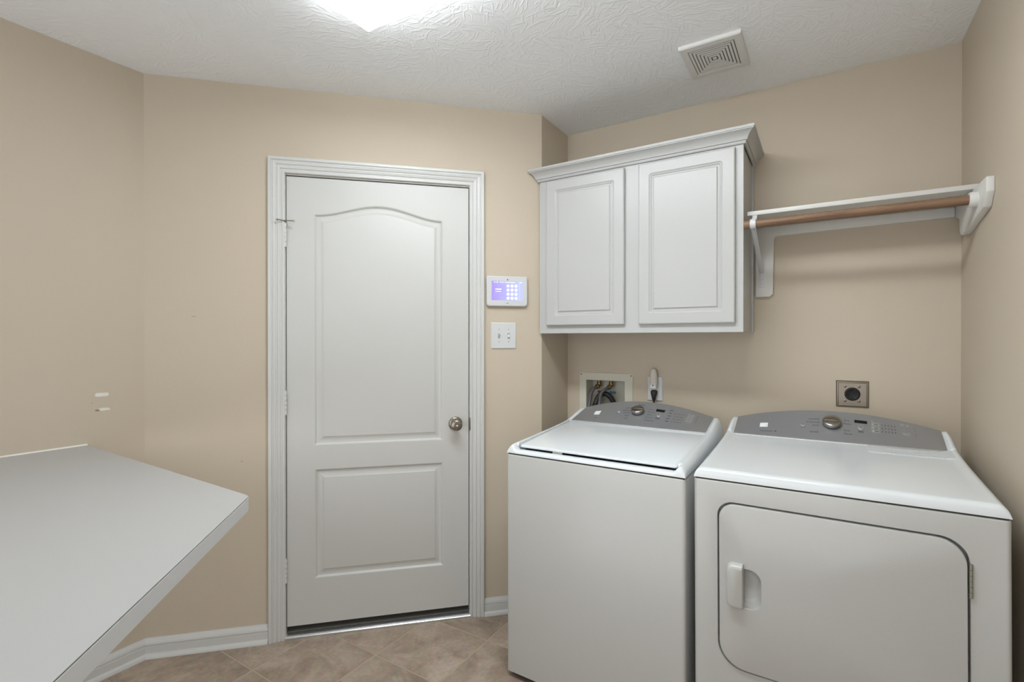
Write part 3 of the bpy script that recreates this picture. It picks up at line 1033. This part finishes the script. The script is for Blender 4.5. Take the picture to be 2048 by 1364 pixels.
class Machine:
    """shared geometry of the two consoles and tops; local frame: x width, y depth, z up, front at y = 0"""

    def __init__(s, w, seam, vb, zb, vt, zt, zc, inset, rim, front, lid, depth=0.70):
        s.w, s.seam, s.vb, s.zb, s.vt, s.zt, s.zc, s.inset, s.rim, s.front, s.lid, s.depth = w, seam, vb, zb, vt, zt, zc, inset, rim, front, lid, depth

    def crest(s, u):
        hw = s.w / 2 - s.inset
        q = (u - s.w / 2) / hw
        return s.zt + (s.zc - s.zt) * max(-0.25, 1 - q * q)

    def panel(s, u, b_, lift=0.0):
        """point on the silver console face"""
        z = s.zb + (s.crest(u) - s.zb) * b_
        p = Vector((u, s.vb + (s.vt - s.vb) * b_, z))
        return p + s.normal(u, b_) * lift

    def normal(s, u, b_):
        f = lambda uu, bb: Vector((uu, s.vb + (s.vt - s.vb) * bb, s.zb + (s.crest(uu) - s.zb) * bb))
        du = f(u + 1e-4, b_) - f(u - 1e-4, b_)
        db = f(u, b_ + 1e-3) - f(u, b_ - 1e-3)
        return du.cross(db).normalized()

    def plen(s, u):
        return math.hypot(s.vt - s.vb, s.crest(u) - s.zb)

    def z(s, u, v):
        e = min(u, s.w - u)
        R_ = interp(s.rim, v)
        Z = R_
        if s.front:
            F = interp(s.front, v)
            k = sstep(0.018, 0.044, e) * (1 - sstep(0.030, 0.040, v) * (0 if s.lid else 1))
            if v < 0.036:
                Z = R_ * (1 - k) + F * k
        if s.lid and v >= 0.0355 and v <= s.vb - .004 and e > 0.0325:
            Z = s.lidtop(v) - 0.024
        elif s.lid and v > s.vb - .0041 and v < s.vb and e > s.inset - .004:
            Z = s.zb - 0.003
        elif not s.lid and v > 0.03 and v < s.vb:
            deck = interp(s.deck, v)
            k = sstep(0.012, 0.05, e)
            Z = R_ * (1 - k) + deck * k
        if v >= s.vb:
            b_ = (v - s.vb) / (s.vt - s.vb)
            if b_ <= 1:
                C = s.zb + (s.crest(u) - s.zb) * b_ - 0.0015
            else:
                t = (v - s.vt) / (s.depth - s.vt)
                C = s.crest(u) + 0.0006 - 0.03 * t * t
            k = sstep(s.inset - .012, s.inset, e)
            Z = R_ * (1 - k) + C * k
        r_ = 0.024
        g = math.sqrt(max(0.0, 1 - (1 - min(e / r_, 1)) ** 2))
        return s.seam + (Z - s.seam) * g

    def lidtop(s, v):
        return 0.9105 + (0.9435 - 0.9105) * (v - .04) / (.498 - .04)

    def top(s, parent, mat):
        es = [0, .0006, .0015, .003, .005, .008, .012, .016, .020, .024, .028, .0318, .0326, .036, .040, .045, .052]
        us = es + [.052 + (s.w - .104) * k / 22 for k in range(1, 22)] + [s.w - e for e in reversed(es)]
        vs = [0, .0006, .0015, .003, .0045, .007, .010, .014, .018, .023, .028, .033, .0353, .0357, .042, .055, .08] + [.08 + (s.vb - .10) * k / 14 for k in range(1, 15)]
        vs += [s.vb - .0042, s.vb - .0038, s.vb - .0006, s.vb] + [s.vb + (s.vt - s.vb) * k / 10 for k in range(1, 11)] + [s.vt + (s.depth - s.vt) * k / 8 for k in range(1, 9)]
        vs = sorted(set(round(v, 5) for v in vs))
        bm = bmesh.new()
        rows = [[bm.verts.new((u, v, s.seam if v == 0 else s.z(u, v))) for u in us] for v in vs]
        for a, b_ in zip(rows[:-1], rows[1:]):
            for i in range(len(us) - 1):
                bm.faces.new((a[i], a[i + 1], b_[i + 1], b_[i]))
        # rear skirt and underside
        edge = [rows[0], [r_[-1] for r_ in rows], list(reversed(rows[-1])), [r_[0] for r_ in reversed(rows)]]
        loop = []
        for e_ in edge:
            loop += e_[:-1]
        low = [bm.verts.new((v.co.x, v.co.y, s.seam - 0.0005)) for v in loop]
        n = len(loop)
        for i in range(n):
            j = (i + 1) % n
            bm.faces.new((loop[i], low[i], low[j], loop[j]))
        bm.faces.new(low)
        return finish('top_panel', bm, mat, parent, 50)

    def console(s, parent):
        nu, nb = 32, 8
        bm = bmesh.new()
        grid = []
        for j in range(nb + 1):
            b_ = j / nb
            row = []
            for i in range(nu + 1):
                u = s.inset + (s.w - 2 * s.inset) * i / nu
                row.append(bm.verts.new(s.panel(u, b_, 0.0020)))
            grid.append(row)
        for a, b_ in zip(grid[:-1], grid[1:]):
            for i in range(nu):
                bm.faces.new((a[i], a[i + 1], b_[i + 1], b_[i]))
        loop = grid[0][:-1] + [r_[-1] for r_ in grid[:-1]] + list(reversed(grid[-1]))[:-1] + [r_[0] for r_ in reversed(grid)][:-1]
        low = [bm.verts.new(v.co - Vector((0, 0, 0.004))) for v in loop]
        for i in range(len(loop)):
            j = (i + 1) % len(loop)
            bm.faces.new((loop[i], low[i], low[j], loop[j]))
        p = finish('control_panel', bm, 'console_silver', parent, 35)
        tag(p, 'silver curved control panel with dial')
        # pale strip along the lower edge
        bm = bmesh.new()
        loft(bm, [[s.panel(u, 0, 0) + Vector((0, dy, dz)) for dy, dz in ((-.0045, -.0035), (-.0045, .0005), (-.003, .0018), (.0, .0022), (.0, -.0035))] for u in (s.inset - .001, s.w - s.inset + .001)])
        finish('lower_trim', bm, 'trim_silver', p, 40)
        return p

    def flat(s, bm, u0, u1, b0, b1, lift=0.0026, th=0.0006, skew=0.0):
        """thin plate lying on the console face"""
        lo, hi = [], []
        for (u, b_) in ((u0, b0), (u1, b0), (u1 + skew, b1), (u0 + skew, b1)):
            lo.append(s.panel(u, b_, lift - th))
            hi.append(s.panel(u, b_, lift))
        loft(bm, [lo, hi])

    def knob(s, parent, u, b_, rad):
        n_ = s.normal(u, b_)
        o_ = s.panel(u, b_, 0.0018)
        k = lathe_obj('dial', [(0, .009), (rad * .97, .009), (rad, .011), (rad * .985, .0175), (rad * .93, .0205), (rad * .80, .0222), (rad * .5, .0232), (0, .0236)], o_, n_, 'knob_silver', parent, 40)
        lathe_obj('dial_skirt', [(0, 0), (rad * .98, 0), (rad * .99, .004), (rad * .965, .0095), (0, .0095)], o_, n_, 'knob_dark', k, 40)
        bm = bmesh.new()
        e1 = Vector((1, 0, 0))
        e1 = (e1 - n_ * e1.dot(n_)).normalized()
        e2 = n_.cross(e1)
        c_ = o_ + n_ * .0226
        loft(bm, [[c_ + e1 * a + e2 * b2 + n_ * h_ for a, b2 in ((-rad * .8, -.0022), (rad * .8, -.0022), (rad * .8, .0022), (-rad * .8, .0022))] for h_ in (-.003, .0022)])
        finish('dial_grip', bm, 'knob_silver', k, 30)

    def button(s, parent, u, b_, rad, mat='button_silver', h_=0.0035):
        lathe_obj('button', [(0, 0), (rad, 0), (rad, h_ * .5), (rad * .85, h_), (0, h_)], s.panel(u, b_, .0018), s.normal(u, b_), mat, parent, 20)


def body_front(name, parent, w, z0, z1, depth, mat, hole=None, r=0.012):
    """enamel cabinet with rounded vertical edges; optional rounded opening in the front"""
    bm = bmesh.new()
    if hole is None:
        out_ = lambda d: rrect(d, w - d, d, depth - d, r, 4)
        loft(bm, [[(p[0], p[1], z0) for p in out_(0.003)], [(p[0], p[1], z0 + .003) for p in out_(0)], [(p[0], p[1], z1 - .005) for p in out_(0)],
                  [(p[0], p[1], z1 - .0015) for p in out_(0.0014)], [(p[0], p[1], z1) for p in out_(0.004)]])
    else:
        outer_ = [(r, z0), (w - r, z0), (w - r, z1 - .005), (r, z1 - .005)]
        vl = fill_with_holes(bm, [outer_, hole], 0)
        # opening edge turned inwards
        cxm, czm = sum(p[0] for p in hole) / len(hole), sum(p[1] for p in hole) / len(hole)
        h1 = extend_loop(bm, vl[1], [(p[0] + (cxm - p[0]) * .002, .0015, p[1] + (czm - p[1]) * .002) for p in hole])
        h2 = extend_loop(bm, h1, [(p[0] + (cxm - p[0]) * .002, .03, p[1] + (czm - p[1]) * .002) for p in hole])
        bm.faces.new(h2)
        # wrap: front edge roundings, sides, back
        path = [(r, 0)]
        for k in range(1, 6):
            a = R(90 * k / 5)
            path.append((r - r * math.sin(a), r - r * math.cos(a)))
        path += [(0, depth), (w, depth), (w, r)]
        for k in range(1, 6):
            a = R(90 * k / 5)
            path.append((w - r + r * math.cos(a), r - r * math.sin(a)))
        cols = [[bm.verts.new((p[0], p[1], z)) for p in path] for z in (z0, z1 - .005)]
        for i in range(len(path) - 1):
            bm.faces.new((cols[0][i], cols[0][i + 1], cols[1][i + 1], cols[1][i]))
        # top bevel
        full = path
        cen_ = Vector((w / 2, depth / 2))

        def ins2(p, d):
            x_ = min(max(p[0], d), w - d) if d else p[0]
            y_ = min(max(p[1], d), depth - d) if d else p[1]
            return (x_, y_)
        lo = [bm.verts.new((p[0], p[1], z1 - .005)) for p in full]
        mid = extend_loop(bm, lo, [(*ins2(p, .0014), z1 - .0015) for p in full])
        hi = extend_loop(bm, mid, [(*ins2(p, .004), z1) for p in full])
        bm.faces.new(hi)
        bot = [bm.verts.new((p[0], p[1], z0)) for p in full]
        bm.faces.new(bot)
        bmesh.ops.remove_doubles(bm, verts=bm.verts, dist=1e-5)
    return finish(name, bm, mat, parent, 40)


def sub_loop(machine, bm, rows):
    for r_ in rows:
        machine.flat(bm, *r_)


# --- washing machine
W = Machine(0.6852, 0.8845, 0.5038, 0.9462, 0.6723, 0.9857, 1.0335, 0.0400,
            rim=[(0, .8845), (.0008, .893), (.0025, .900), (.006, .908), (.011, .9135), (.018, .9165), (.035, .9185), (.2, .9270), (.38, .9375), (.46, .9440), (.5038, .9500), (.55, .9605), (.60, .9740), (.65, .9850), (.6723, .9868), (.685, .982), (.695, .968), (.70, .94)],
            front=[(0, .8845), (.001, .8885), (.004, .8925), (.010, .8955), (.020, .8968), (.033, .8965), (.036, .8935)], lid=True)
washer = thing('washing_machine', 'white top-loading washing machine with silver control panel under the cabinet', 'washing machine', (-1.0604, 1.6550, 0), -0.0091)
body_front('cabinet', washer, W.w, 0.021, 0.8785, 0.665, 'enamel_shaded')
box('seam_shade', .005, W.w - .005, .005, .655, .877, .8855, 'gap_shade', washer)  # block closing the seam, its dark colour stands for shade in the gap
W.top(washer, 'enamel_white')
box('base', .02, W.w - .02, .012, .64, .0105, .0225, 'rubber_black', washer)
for (x, y) in ((.05, .05), (W.w - .05, .05), (.05, .60), (W.w - .05, .60)):
    lathe_obj('foot', [(0, 0), (.022, 0), (.022, .008), (.012, .012), (0, .012)], (x, y, 0), (0, 0, 1), 'rubber_black', washer, 16)
# lid
bm = bmesh.new()
l0, l1_, lv0, lv1 = 0.0345, W.w - 0.0345, 0.0405, 0.4985
lo_ = rrect(l0, l1_, lv0, lv1, (0.012, 0.012, 0.003, 0.003), 5)


def lid_ring(d, dz):
    c_ = ((l0 + l1_) / 2, (lv0 + lv1) / 2)
    return [(c_[0] + (p[0] - c_[0]) * (1 - 2 * d / (l1_ - l0)), c_[1] + (p[1] - c_[1]) * (1 - 2 * d / (lv1 - lv0)), W.lidtop(c_[1] + (p[1] - c_[1]) * (1 - 2 * d / (lv1 - lv0))) + dz) for p in lo_]


loft(bm, [lid_ring(.003, -.0100), lid_ring(.0006, -.0085), lid_ring(0, -.0040), lid_ring(.0012, -.0012), lid_ring(.004, 0)])
lid = finish('lid', bm, 'enamel_white', washer, 40)
prism('lid_catch', [(0.183, .880), (0.223, .880), (0.223, .9015), (0.183, .9015)], 'y', .0385, .0470, 'plastic_grey', washer, 0.001)
box('lid_slot_shade', l0 + .01, l1_ - .01, .044, .46, .8860, .8895, 'gap_shade', washer)  # dark plate paints the shade in the slot under the lid
cp_ = W.console(washer)
W.knob(cp_, 0.3325, 0.545, 0.0295)
W.button(cp_, 0.2430, 0.52, 0.0070)
W.button(cp_, 0.4290, 0.49, 0.0080)
bm = bmesh.new()
W.flat(bm, .4095, .4480, .645, .745, .0030, .0012)
finish('display', bm, 'display_black', cp_, 0)
bm = bmesh.new()
W.flat(bm, .1250, .1530, .375, .470)
W.flat(bm, .1240, .1520, .480, .565)
W.flat(bm, .1240, .1400, .46, .49)
finish('logo', bm, 'print_white', cp_, 0)
bm = bmesh.new()
rows = [(.143, .152, .192, .215), (.4265, .4315, .47, .505, .0057), (.236, .250, .435, .448), (.420, .440, .335, .365), (.420, .440, .375, .395)]
for (u0, u1, b_) in ((.264, .296, .703), (.255, .297, .585), (.266, .297, .482), (.280, .297, .369), (.284, .298, .249), (.318, .346, .860),
                     (.378, .398, .697), (.376, .408, .594), (.379, .400, .474), (.376, .411, .372), (.378, .419, .250)):
    x = u0
    while x < u1 - .002:
        l = random.uniform(.004, .009)
        rows.append((x, min(u1, x + l), b_ - .011, b_ + .011))
        x += l + .0014
    rows.append((u1 - .003, u1 - .001, b_ + .028, b_ + .044) if u0 < .3 else (u0 + .001, u0 + .003, b_ + .028, b_ + .044))
for b_ in (.769, .653, .537, .421, .305):
    rows.append((.466, .482, b_ - .018, b_ + .018))
for i in range(5):
    for b_ in (.665, .545, .425, .305):
        rows.append((.493 + i * .0092, .4965 + i * .0092, b_ - .016 + i * .004, b_ + .016 + i * .004))
for b_ in (.785, .697, .609, .521, .433):
    rows.append((.5535, .5685, b_ - .014, b_ + .014))
rows.append((.5872, .5882, .42, .80))
sub_loop(W, bm, rows)
finish('printed_markings', bm, 'print_grey', cp_, 0)['kind'] = 'stuff'
for b_ in (.785, .697, .609, .521, .433):
    bm = bmesh.new()
    W.flat(bm, .550, .572, b_ - .030, b_ + .030, .0023, .0004)
    finish('touch_pad', bm, 'trim_silver', cp_, 0)

# --- dryer
D = Machine(0.7371, 0.8935, 0.5312, 0.9503, 0.6561, 0.9987, 1.0460, 0.0380,
            rim=[(0, .8935), (.0006, .901), (.002, .909), (.005, .916), (.010, .9205), (.016, .9225), (.03, .9235), (.2, .9330), (.36, .9440), (.46, .9530), (.5312, .9630), (.58, .9800), (.62, .9930), (.6561, 1.0000), (.672, .994), (.69, .970), (.70, .94)],
            front=[(0, .8935), (.0006, .9005), (.002, .9085), (.005, .9155), (.010, .9203), (.016, .9225), (.030, .9232), (.036, .9235)], lid=False)
D.deck = [(.03, .9232), (.2, .9300), (.36, .9375), (.46, .9430), (.5312, .9490)]
dryer = thing('clothes_dryer', 'white front-loading clothes dryer with silver control panel by the right wall', 'clothes dryer', (-0.3457, 1.6554, 0), -0.0091)
dryer.rotation_euler = (0, R(-0.35), -0.0091)
dryer.location.z = 0.0005
hole = rrect(0.0700, 0.6610, 0.3180, 0.8285, (0.075, 0.075, 0.062, 0.046), 8)
body_front('cabinet', dryer, D.w, 0.024, 0.8880, 0.68, 'enamel_shaded', hole)
box('seam_shade', .005, D.w - .005, .005, .66, .886, .8945, 'gap_shade', dryer)  # closes the seam below the top; gap shade painted by its dark colour
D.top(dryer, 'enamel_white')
box('base', .02, D.w - .02, .02, .64, .0125, .0255, 'rubber_black', dryer)
for (x, y) in ((.05, .05), (D.w - .05, .05), (.05, .60), (D.w - .05, .60)):
    lathe_obj('foot', [(0, -x * .0061), (.022, -x * .0061), (.022, .010), (.012, .014), (0, .014)], (x, y, 0), (0, 0, 1), 'rubber_black', dryer, 16)
bm = bmesh.new()
cxm, czm = .3655, .573
ring_ = lambda d, y, g=0.0: [(p[0] + (cxm - p[0]) * d / .2955, y, p[1] + (czm - p[1]) * d / .2555) for p in hole]
# door
bm = bmesh.new()
dout = lambda d: [(p[0] + (cxm - p[0]) * d / .2955, p[1] + (czm - p[1]) * d / .2555) for p in hole]
pocket = rrect(0.1080, 0.1940, 0.5150, 0.6350, (0.022, 0.030, 0.034, 0.022), 7)
vl = fill_with_holes(bm, [dout(.0098), pocket], -0.0070)
o1 = extend_loop(bm, vl[0], [(p[0], -0.0062, p[1]) for p in dout(.0074)])
o2 = extend_loop(bm, o1, [(p[0], -0.0035, p[1]) for p in dout(.0060)])
o3 = extend_loop(bm, o2, [(p[0], 0.022, p[1]) for p in dout(.0060)])
bm.faces.new(o3)
ddoor = finish('door', bm, 'enamel_shaded', dryer, 35)
bm = bmesh.new()
pc = (.151, .575)
pk = lambda f: [(pc[0] + (p[0] - pc[0]) * f, pc[1] + (p[1] - pc[1]) * f) for p in pocket]
vr = loft(bm, [[(p[0], y, p[1]) for p in pk(f)] for f, y in ((1, -.0070), (.985, -.0060), (.95, -.0010), (.90, .0060), (.80, .0125), (.62, .0160))], cap=False)
bm.faces.new(vr[-1])
finish('handle_pocket', bm, 'enamel_shaded', ddoor, 60)
# handle: a rounded grip that overhangs the pocket from its left edge
bm = bmesh.new()
hp = rrect(0.0985, 0.1455, 0.5130, 0.6490, (0.018, 0.0025, 0.0025, 0.018), 6)
hc = (.130, .581)
hk = lambda f, dz=0: [(hc[0] + (p[0] - hc[0]) * f, hc[1] + (p[1] - hc[1]) * f) for p in hp]
loft(bm, [[(p[0], -.0060, p[1]) for p in hp], [(p[0], -.0110, p[1]) for p in hp], [(p[0], -.0210, p[1]) for p in hk(.965)], [(p[0], -.0265, p[1]) for p in hk(.90)], [(p[0], -.0280, p[1]) for p in hk(.82)]])
finish('handle', bm, 'enamel_shaded', ddoor, 40)
bm = bmesh.new()
for k in range(6):
    a = .6850 + .0141 * k
    lathe(bm, [(0, a), (.0042, a), (.0042, a + .0134), (0, a + .0134)], (.6610, -.0030, 0), (0, 0, 1), 12)
add_box(bm, .6570, .6655, -.0012, .0015, .6850, .7690)
finish('hinge', bm, 'steel_hinge', ddoor, 40)
# lint screen cover with finger slot
bm = bmesh.new()


def deckz(u, v):
    return D.z(u, v)


def on_deck(bm, u0, u1, v0, v1, lift, th):
    nseg = 8
    rows_ = []
    for j in range(2):
        v = (v0, v1)[j]
        rows_.append([(u0 + (u1 - u0) * i / nseg, v) for i in range(nseg + 1)])
    ring_pts = rows_[0] + list(reversed(rows_[1]))
    loft(bm, [[(p[0], p[1], deckz(*p) + lift - th) for p in ring_pts], [(p[0], p[1], deckz(*p) + lift) for p in ring_pts]])


on_deck(bm, .478, .706, .4420, .5240, .0014, .004)
lint = finish('lint_cover', bm, 'enamel_white', dryer, 30)
bm = bmesh.new()
on_deck(bm, .531, .656, .5020, .5170, .0026, .003)
finish('finger_grip', bm, 'plastic_white', lint, 30)
cp_ = D.console(dryer)
D.knob(cp_, 0.3735, 0.560, 0.0305)
D.button(cp_, 0.2800, 0.475, 0.0080)
D.button(cp_, 0.4640, 0.515, 0.0088)
bm = bmesh.new()
D.flat(bm, .4450, .4840, .672, .765, .0030, .0012)
finish('display', bm, 'display_black', cp_, 0)
bm = bmesh.new()
D.flat(bm, .1290, .1575, .355, .440)
D.flat(bm, .1290, .1575, .450, .528)
D.flat(bm, .1290, .1500, .43, .46)
finish('logo', bm, 'print_white', cp_, 0)
bm = bmesh.new()
rows = [(.183, .190, .178, .218), (.4605, .463, .49, .545, .0060), (.4655, .468, .49, .545, .0060), (.2775, .2825, .46, .49, .0057), (.272, .288, .380, .396), (.456, .472, .365, .385), (.456, .472, .395, .415)]
for (u0, u1, b_) in ((.132, .180, .185), (.298, .334, .695), (.290, .334, .585), (.310, .334, .477), (.303, .331, .254), (.412, .431, .715), (.411, .437, .601), (.411, .433, .382), (.411, .438, .271)):
    x = u0
    while x < u1 - .002:
        l = random.uniform(.004, .009)
        rows.append((x, min(u1, x + l), b_ - .012, b_ + .012))
        x += l + .0014
    if u0 > .2:
        rows.append((u1 - .005, u1 - .003, b_ + .032, b_ + .055) if u0 < .35 else (u0 + .002, u0 + .004, b_ + .032, b_ + .055))
for b_, a, c in ((.806, .499, .518), (.688, .504, .517), (.576, .505, .516), (.458, .504, .518)):
    rows.append((a, c, b_ - .016, b_ + .016))
for i in range(5):
    for b_ in (.704, .588, .474):
        rows.append((.5270 + i * .0093, .5300 + i * .0093, b_ - .022 + i * .004, b_ + .022 + i * .004))
rows += [(.5875, .5895, .835, .86), (.592, .602, .835, .855), (.5895, .5915, .495, .52), (.594, .604, .495, .515)]
for b_ in (.799, .690, .580, .479):
    rows.append((.6215, .6237, b_ - .014, b_ + .014))
sub_loop(D, bm, rows)
finish('printed_markings', bm, 'print_grey', cp_, 0)['kind'] = 'stuff'
for a in [(.5850, .6050, .815, .875), (.5870, .6070, .475, .535)] + [(.497, .520, b_ - .035, b_ + .035) for b_ in (.806, .688, .576, .458)]:
    bm = bmesh.new()
    D.flat(bm, *a, .0023, .0004)
    finish('touch_pad', bm, 'trim_silver', cp_, 0)

# ------------------------------------------------------------------ wall outlets behind the machines
ob = thing('washer_outlet_box', 'recessed white laundry outlet box with water valves behind the washing machine', 'outlet box', (-0.966, YW, 0.895))
bx, bz = -0.966, 0.895
bm = bmesh.new()
fo = [(-1.112 - bx, 0), (-0.820 - bx, 0), (-0.820 - bx, 1.1535 - bz), (-1.112 - bx, 1.1535 - bz)]
fi = [(OBX0 - bx, OBZ0 - bz), (OBX1 - bx, OBZ0 - bz), (OBX1 - bx, OBZ1 - bz), (OBX0 - bx, OBZ1 - bz)]
vl = fill_with_holes(bm, [fo, fi], -0.004)
e1 = extend_loop(bm, vl[0], [(p[0], -0.0003, p[1]) for p in fo])
e2 = extend_loop(bm, vl[1], [(p[0], -0.0003, p[1]) for p in fi])
finish('frame', bm, 'plastic_box', ob, 0)
bm = bmesh.new()
fj = [(p[0] * .985, (p[1] - .128) * .985 + .128) for p in fi]
a_ = [bm.verts.new((p[0], -0.001, p[1])) for p in fj]
b2_ = extend_loop(bm, a_, [(p[0], 0.082, p[1]) for p in fj])
bm.faces.new(b2_)
finish('recess', bm, 'plastic_box', ob, 0)
for x in (-1.103, -0.829):
    lathe_obj('screw', [(0, 0), (.0035, 0), (.0028, .0015), (0, .0018)], (x - bx, -.004, 1.1440 - bz), (0, -1, 0), 'screw_dark', ob, 12)
for x, hm in ((-1.022, 'valve_red'), (-0.955, 'valve_blue')):
    v_ = lathe_obj('valve', [(0, 0), (.0095, 0), (.0095, -.010), (.013, -.012), (.013, -.030), (.0085, -.034), (0, -.034)], (x - bx, .050, OBZ1 - .004 - bz), (0, 0, 1), 'brass', ob, 16)
    lathe_obj('outlet_nut', [(0, 0), (.0125, 0), (.0135, .003), (.0135, .013), (.0105, .016), (.0075, .016), (0, .016)], (x - .002 - bx, .040, 1.079 - bz), (-.25, -1, -.15), 'brass', v_, 12)
    box('lever', x - .004 - bx, x + .030 - bx, .034, .042, 1.045 - bz, 1.056 - bz, hm, v_, .002)


def hose(name, label, pts, rad, mat):
    p0 = Vector(pts[-1])
    o = tube(name, [Vector(p) - p0 for p in pts], rad, mat, None, 14, 8)
    o.location = p0
    return tag(o, label, 'hose', 'hoses in the laundry outlet box')


hose('supply_hose', 'dark grey water hose from the red valve, leftmost in the outlet box',
     [(-1.028, YW + .030, 1.075), (-1.040, YW + .016, 1.066), (-1.052, YW + .008, 1.040), (-1.056, YW + .000, 1.000), (-1.055, YW - .022, .950), (-1.052, YW - .040, .88), (-1.048, YW - .052, .80)], 0.0085, 'hose_grey')
hose('supply_hose', 'dark grey water hose from the blue valve, in the middle of the outlet box',
     [(-0.962, YW + .028, 1.073), (-0.975, YW + .012, 1.066), (-0.992, YW + .000, 1.043), (-0.998, YW - .004, 1.000), (-0.998, YW - .026, .950), (-0.992, YW - .042, .88), (-0.980, YW - .055, .80)], 0.0085, 'hose_grey')
hose('drain_hose', 'thick black drain hose bent over inside the outlet box',
     [(-0.936, YW + .052, .955), (-0.940, YW + .050, .990), (-0.957, YW + .044, 1.024), (-0.985, YW + .036, 1.042), (-1.015, YW + .026, 1.026), (-1.027, YW + .012, .990), (-1.027, YW - .022, .950), (-1.022, YW - .038, .88), (-1.015, YW - .044, .80)], 0.0135, 'hose_black')

out = thing('wall_outlet', 'white upright wall outlet plate with a black plug, behind the washing machine', 'outlet', (-0.707, YW, 1.0255))
bm = bmesh.new()
po = rrect(-0.038, 0.038, 0, 0.1215, 0.003, 3)
pi_ = rrect(-0.0345, 0.0345, 0.0035, 0.118, 0.003, 3)
loft(bm, [[(p[0], -.0003, p[1]) for p in po], [(p[0], -0.002, p[1]) for p in po], [(p[0], -0.006, p[1]) for p in pi_]])
finish('plate', bm, 'plastic_white', out, 30)
for z in (.041, .0805):
    bm = bmesh.new()
    pp = rrect(-.0165, .0165, z - .014, z + .014, .010, 5)
    loft(bm, [[(p[0], -.0055, p[1]) for p in pp], [(p[0], -.0075, p[1]) for p in pp]])
    finish('receptacle', bm, 'plastic_white', out, 30)

nl = thing('night_light', 'clear plastic plug-in night light in the top socket of the white outlet', 'night light', (-0.709, YW - .0076, 1.0950))
bm = bmesh.new()
pp = [rrect(-.0155 * f, .0155 * f, -.008, .014, .004, 4) for f in (1, 1)]
loft(bm, [[(p[0], 0, p[1]) for p in pp[0]], [(p[0], -.022, p[1]) for p in pp[0]], [(p[0] * .85, -.026, (p[1] - .003) * .85 + .003) for p in pp[0]]])
nbody = finish('base', bm, 'plastic_white', nl, 40)
lathe_obj('sensor', [(0, 0), (.0035, 0), (.003, .0012), (0, .0014)], (0, -.026, .009), (0, -1, 0), 'screw_dark', nbody, 14)
bm = bmesh.new()
rings = []
for z, wx, wy in ((.012, .0175, .012), (.030, .0190, .0130), (.055, .0180, .0125), (.075, .0150, .0105), (.088, .0105, .0080), (.092, .005, .004)):
    rings.append([(math.copysign(abs(math.cos(a)) ** .7, math.cos(a)) * wx, -.0135 + math.copysign(abs(math.sin(a)) ** .7, math.sin(a)) * wy, z) for a in [2 * math.pi * k / 24 for k in range(24)]])
loft(bm, rings)
finish('shade', bm, 'night_light_clear', nl, 50)

cord = thing('power_cord', 'black plug and cord in the lower socket of the white outlet', 'power cord', (-0.707, YW - .0076, 1.0660))
bm = bmesh.new()
rings = []
for z, wx, y0, y1 in ((.014, .0105, 0, -.018), (.011, .0150, 0, -.024), (.000, .0150, 0, -.026), (-.016, .0105, -.004, -.026), (-.030, .0075, -.008, -.024), (-.036, .0055, -.011, -.021)):
    ym, yr = (y0 + y1) / 2, (y0 - y1) / 2
    rings.append([(math.copysign(abs(math.cos(a)) ** .6, math.cos(a)) * wx, ym + math.copysign(abs(math.sin(a)) ** .6, math.sin(a)) * yr, z) for a in [2 * math.pi * k / 20 for k in range(20)]])
loft(bm, rings)
finish('plug', bm, 'rubber_black', cord, 50)
tube('cable', [(0, -.016, -.030), (0, -.016, -.050), (.001, -.018, -.10), (.003, -.03, -.20), (.0, -.03, -.40)], .0045, 'rubber_black', cord, 10, 6)

do = thing('dryer_outlet', 'square steel plate with round black dryer receptacle above the dryer', 'outlet', (0.1000, YW, 1.0530))
bm = bmesh.new()
hw_ = .056
hh = .108
rr_ = lambda d: [(-hw_ + d, d), (hw_ - d, d), (hw_ - d, hh - d), (-hw_ + d, hh - d)]
loft(bm, [[(p[0], -.0003, p[1]) for p in rr_(0)], [(p[0], -.003, p[1]) for p in rr_(0.0006)], [(p[0], -.0085, p[1]) for p in rr_(.0045)], [(p[0], -.0090, p[1]) for p in rr_(.0075)], [(p[0], -.0078, p[1]) for p in rr_(.0095)]])
finish('plate', bm, 'steel_plate', do, 20)
rc = lathe_obj('receptacle', [(0, 0), (.0270, 0), (.0270, .0035), (.0255, .0048), (.0215, .0050), (.0205, .0042), (0, .0042)], (0, -.0078, .054), (0, -1, 0), 'receptacle_black', do, 36)
bm = bmesh.new()
add_box(bm, -.0045, .0045, -.0128, -.0118, .0670, .0700)
add_box(bm, -.0045, -.0015, -.0128, -.0118, .0625, .0700)
add_box(bm, -.0115, -.0092, -.0128, -.0118, .045, .060)
add_box(bm, .0092, .0115, -.0128, -.0118, .045, .060)
lathe(bm, [(0, 0), (.0035, 0), (.0035, .001), (0, .001)], (0, -.0118, .0385), (0, -1, 0), 14)
finish('slots', bm, 'slot_black', rc, 0)
for (x, z) in ((-.0245, .0845), (.0225, .0845), (-.0245, .0255), (.0225, .0255)):
    lathe_obj('screw', [(0, 0), (.0052, 0), (.0048, .0014), (.003, .0026), (0, .003)], (x, -.0078, z), (0, -1, 0), 'steel_plate', do, 16)
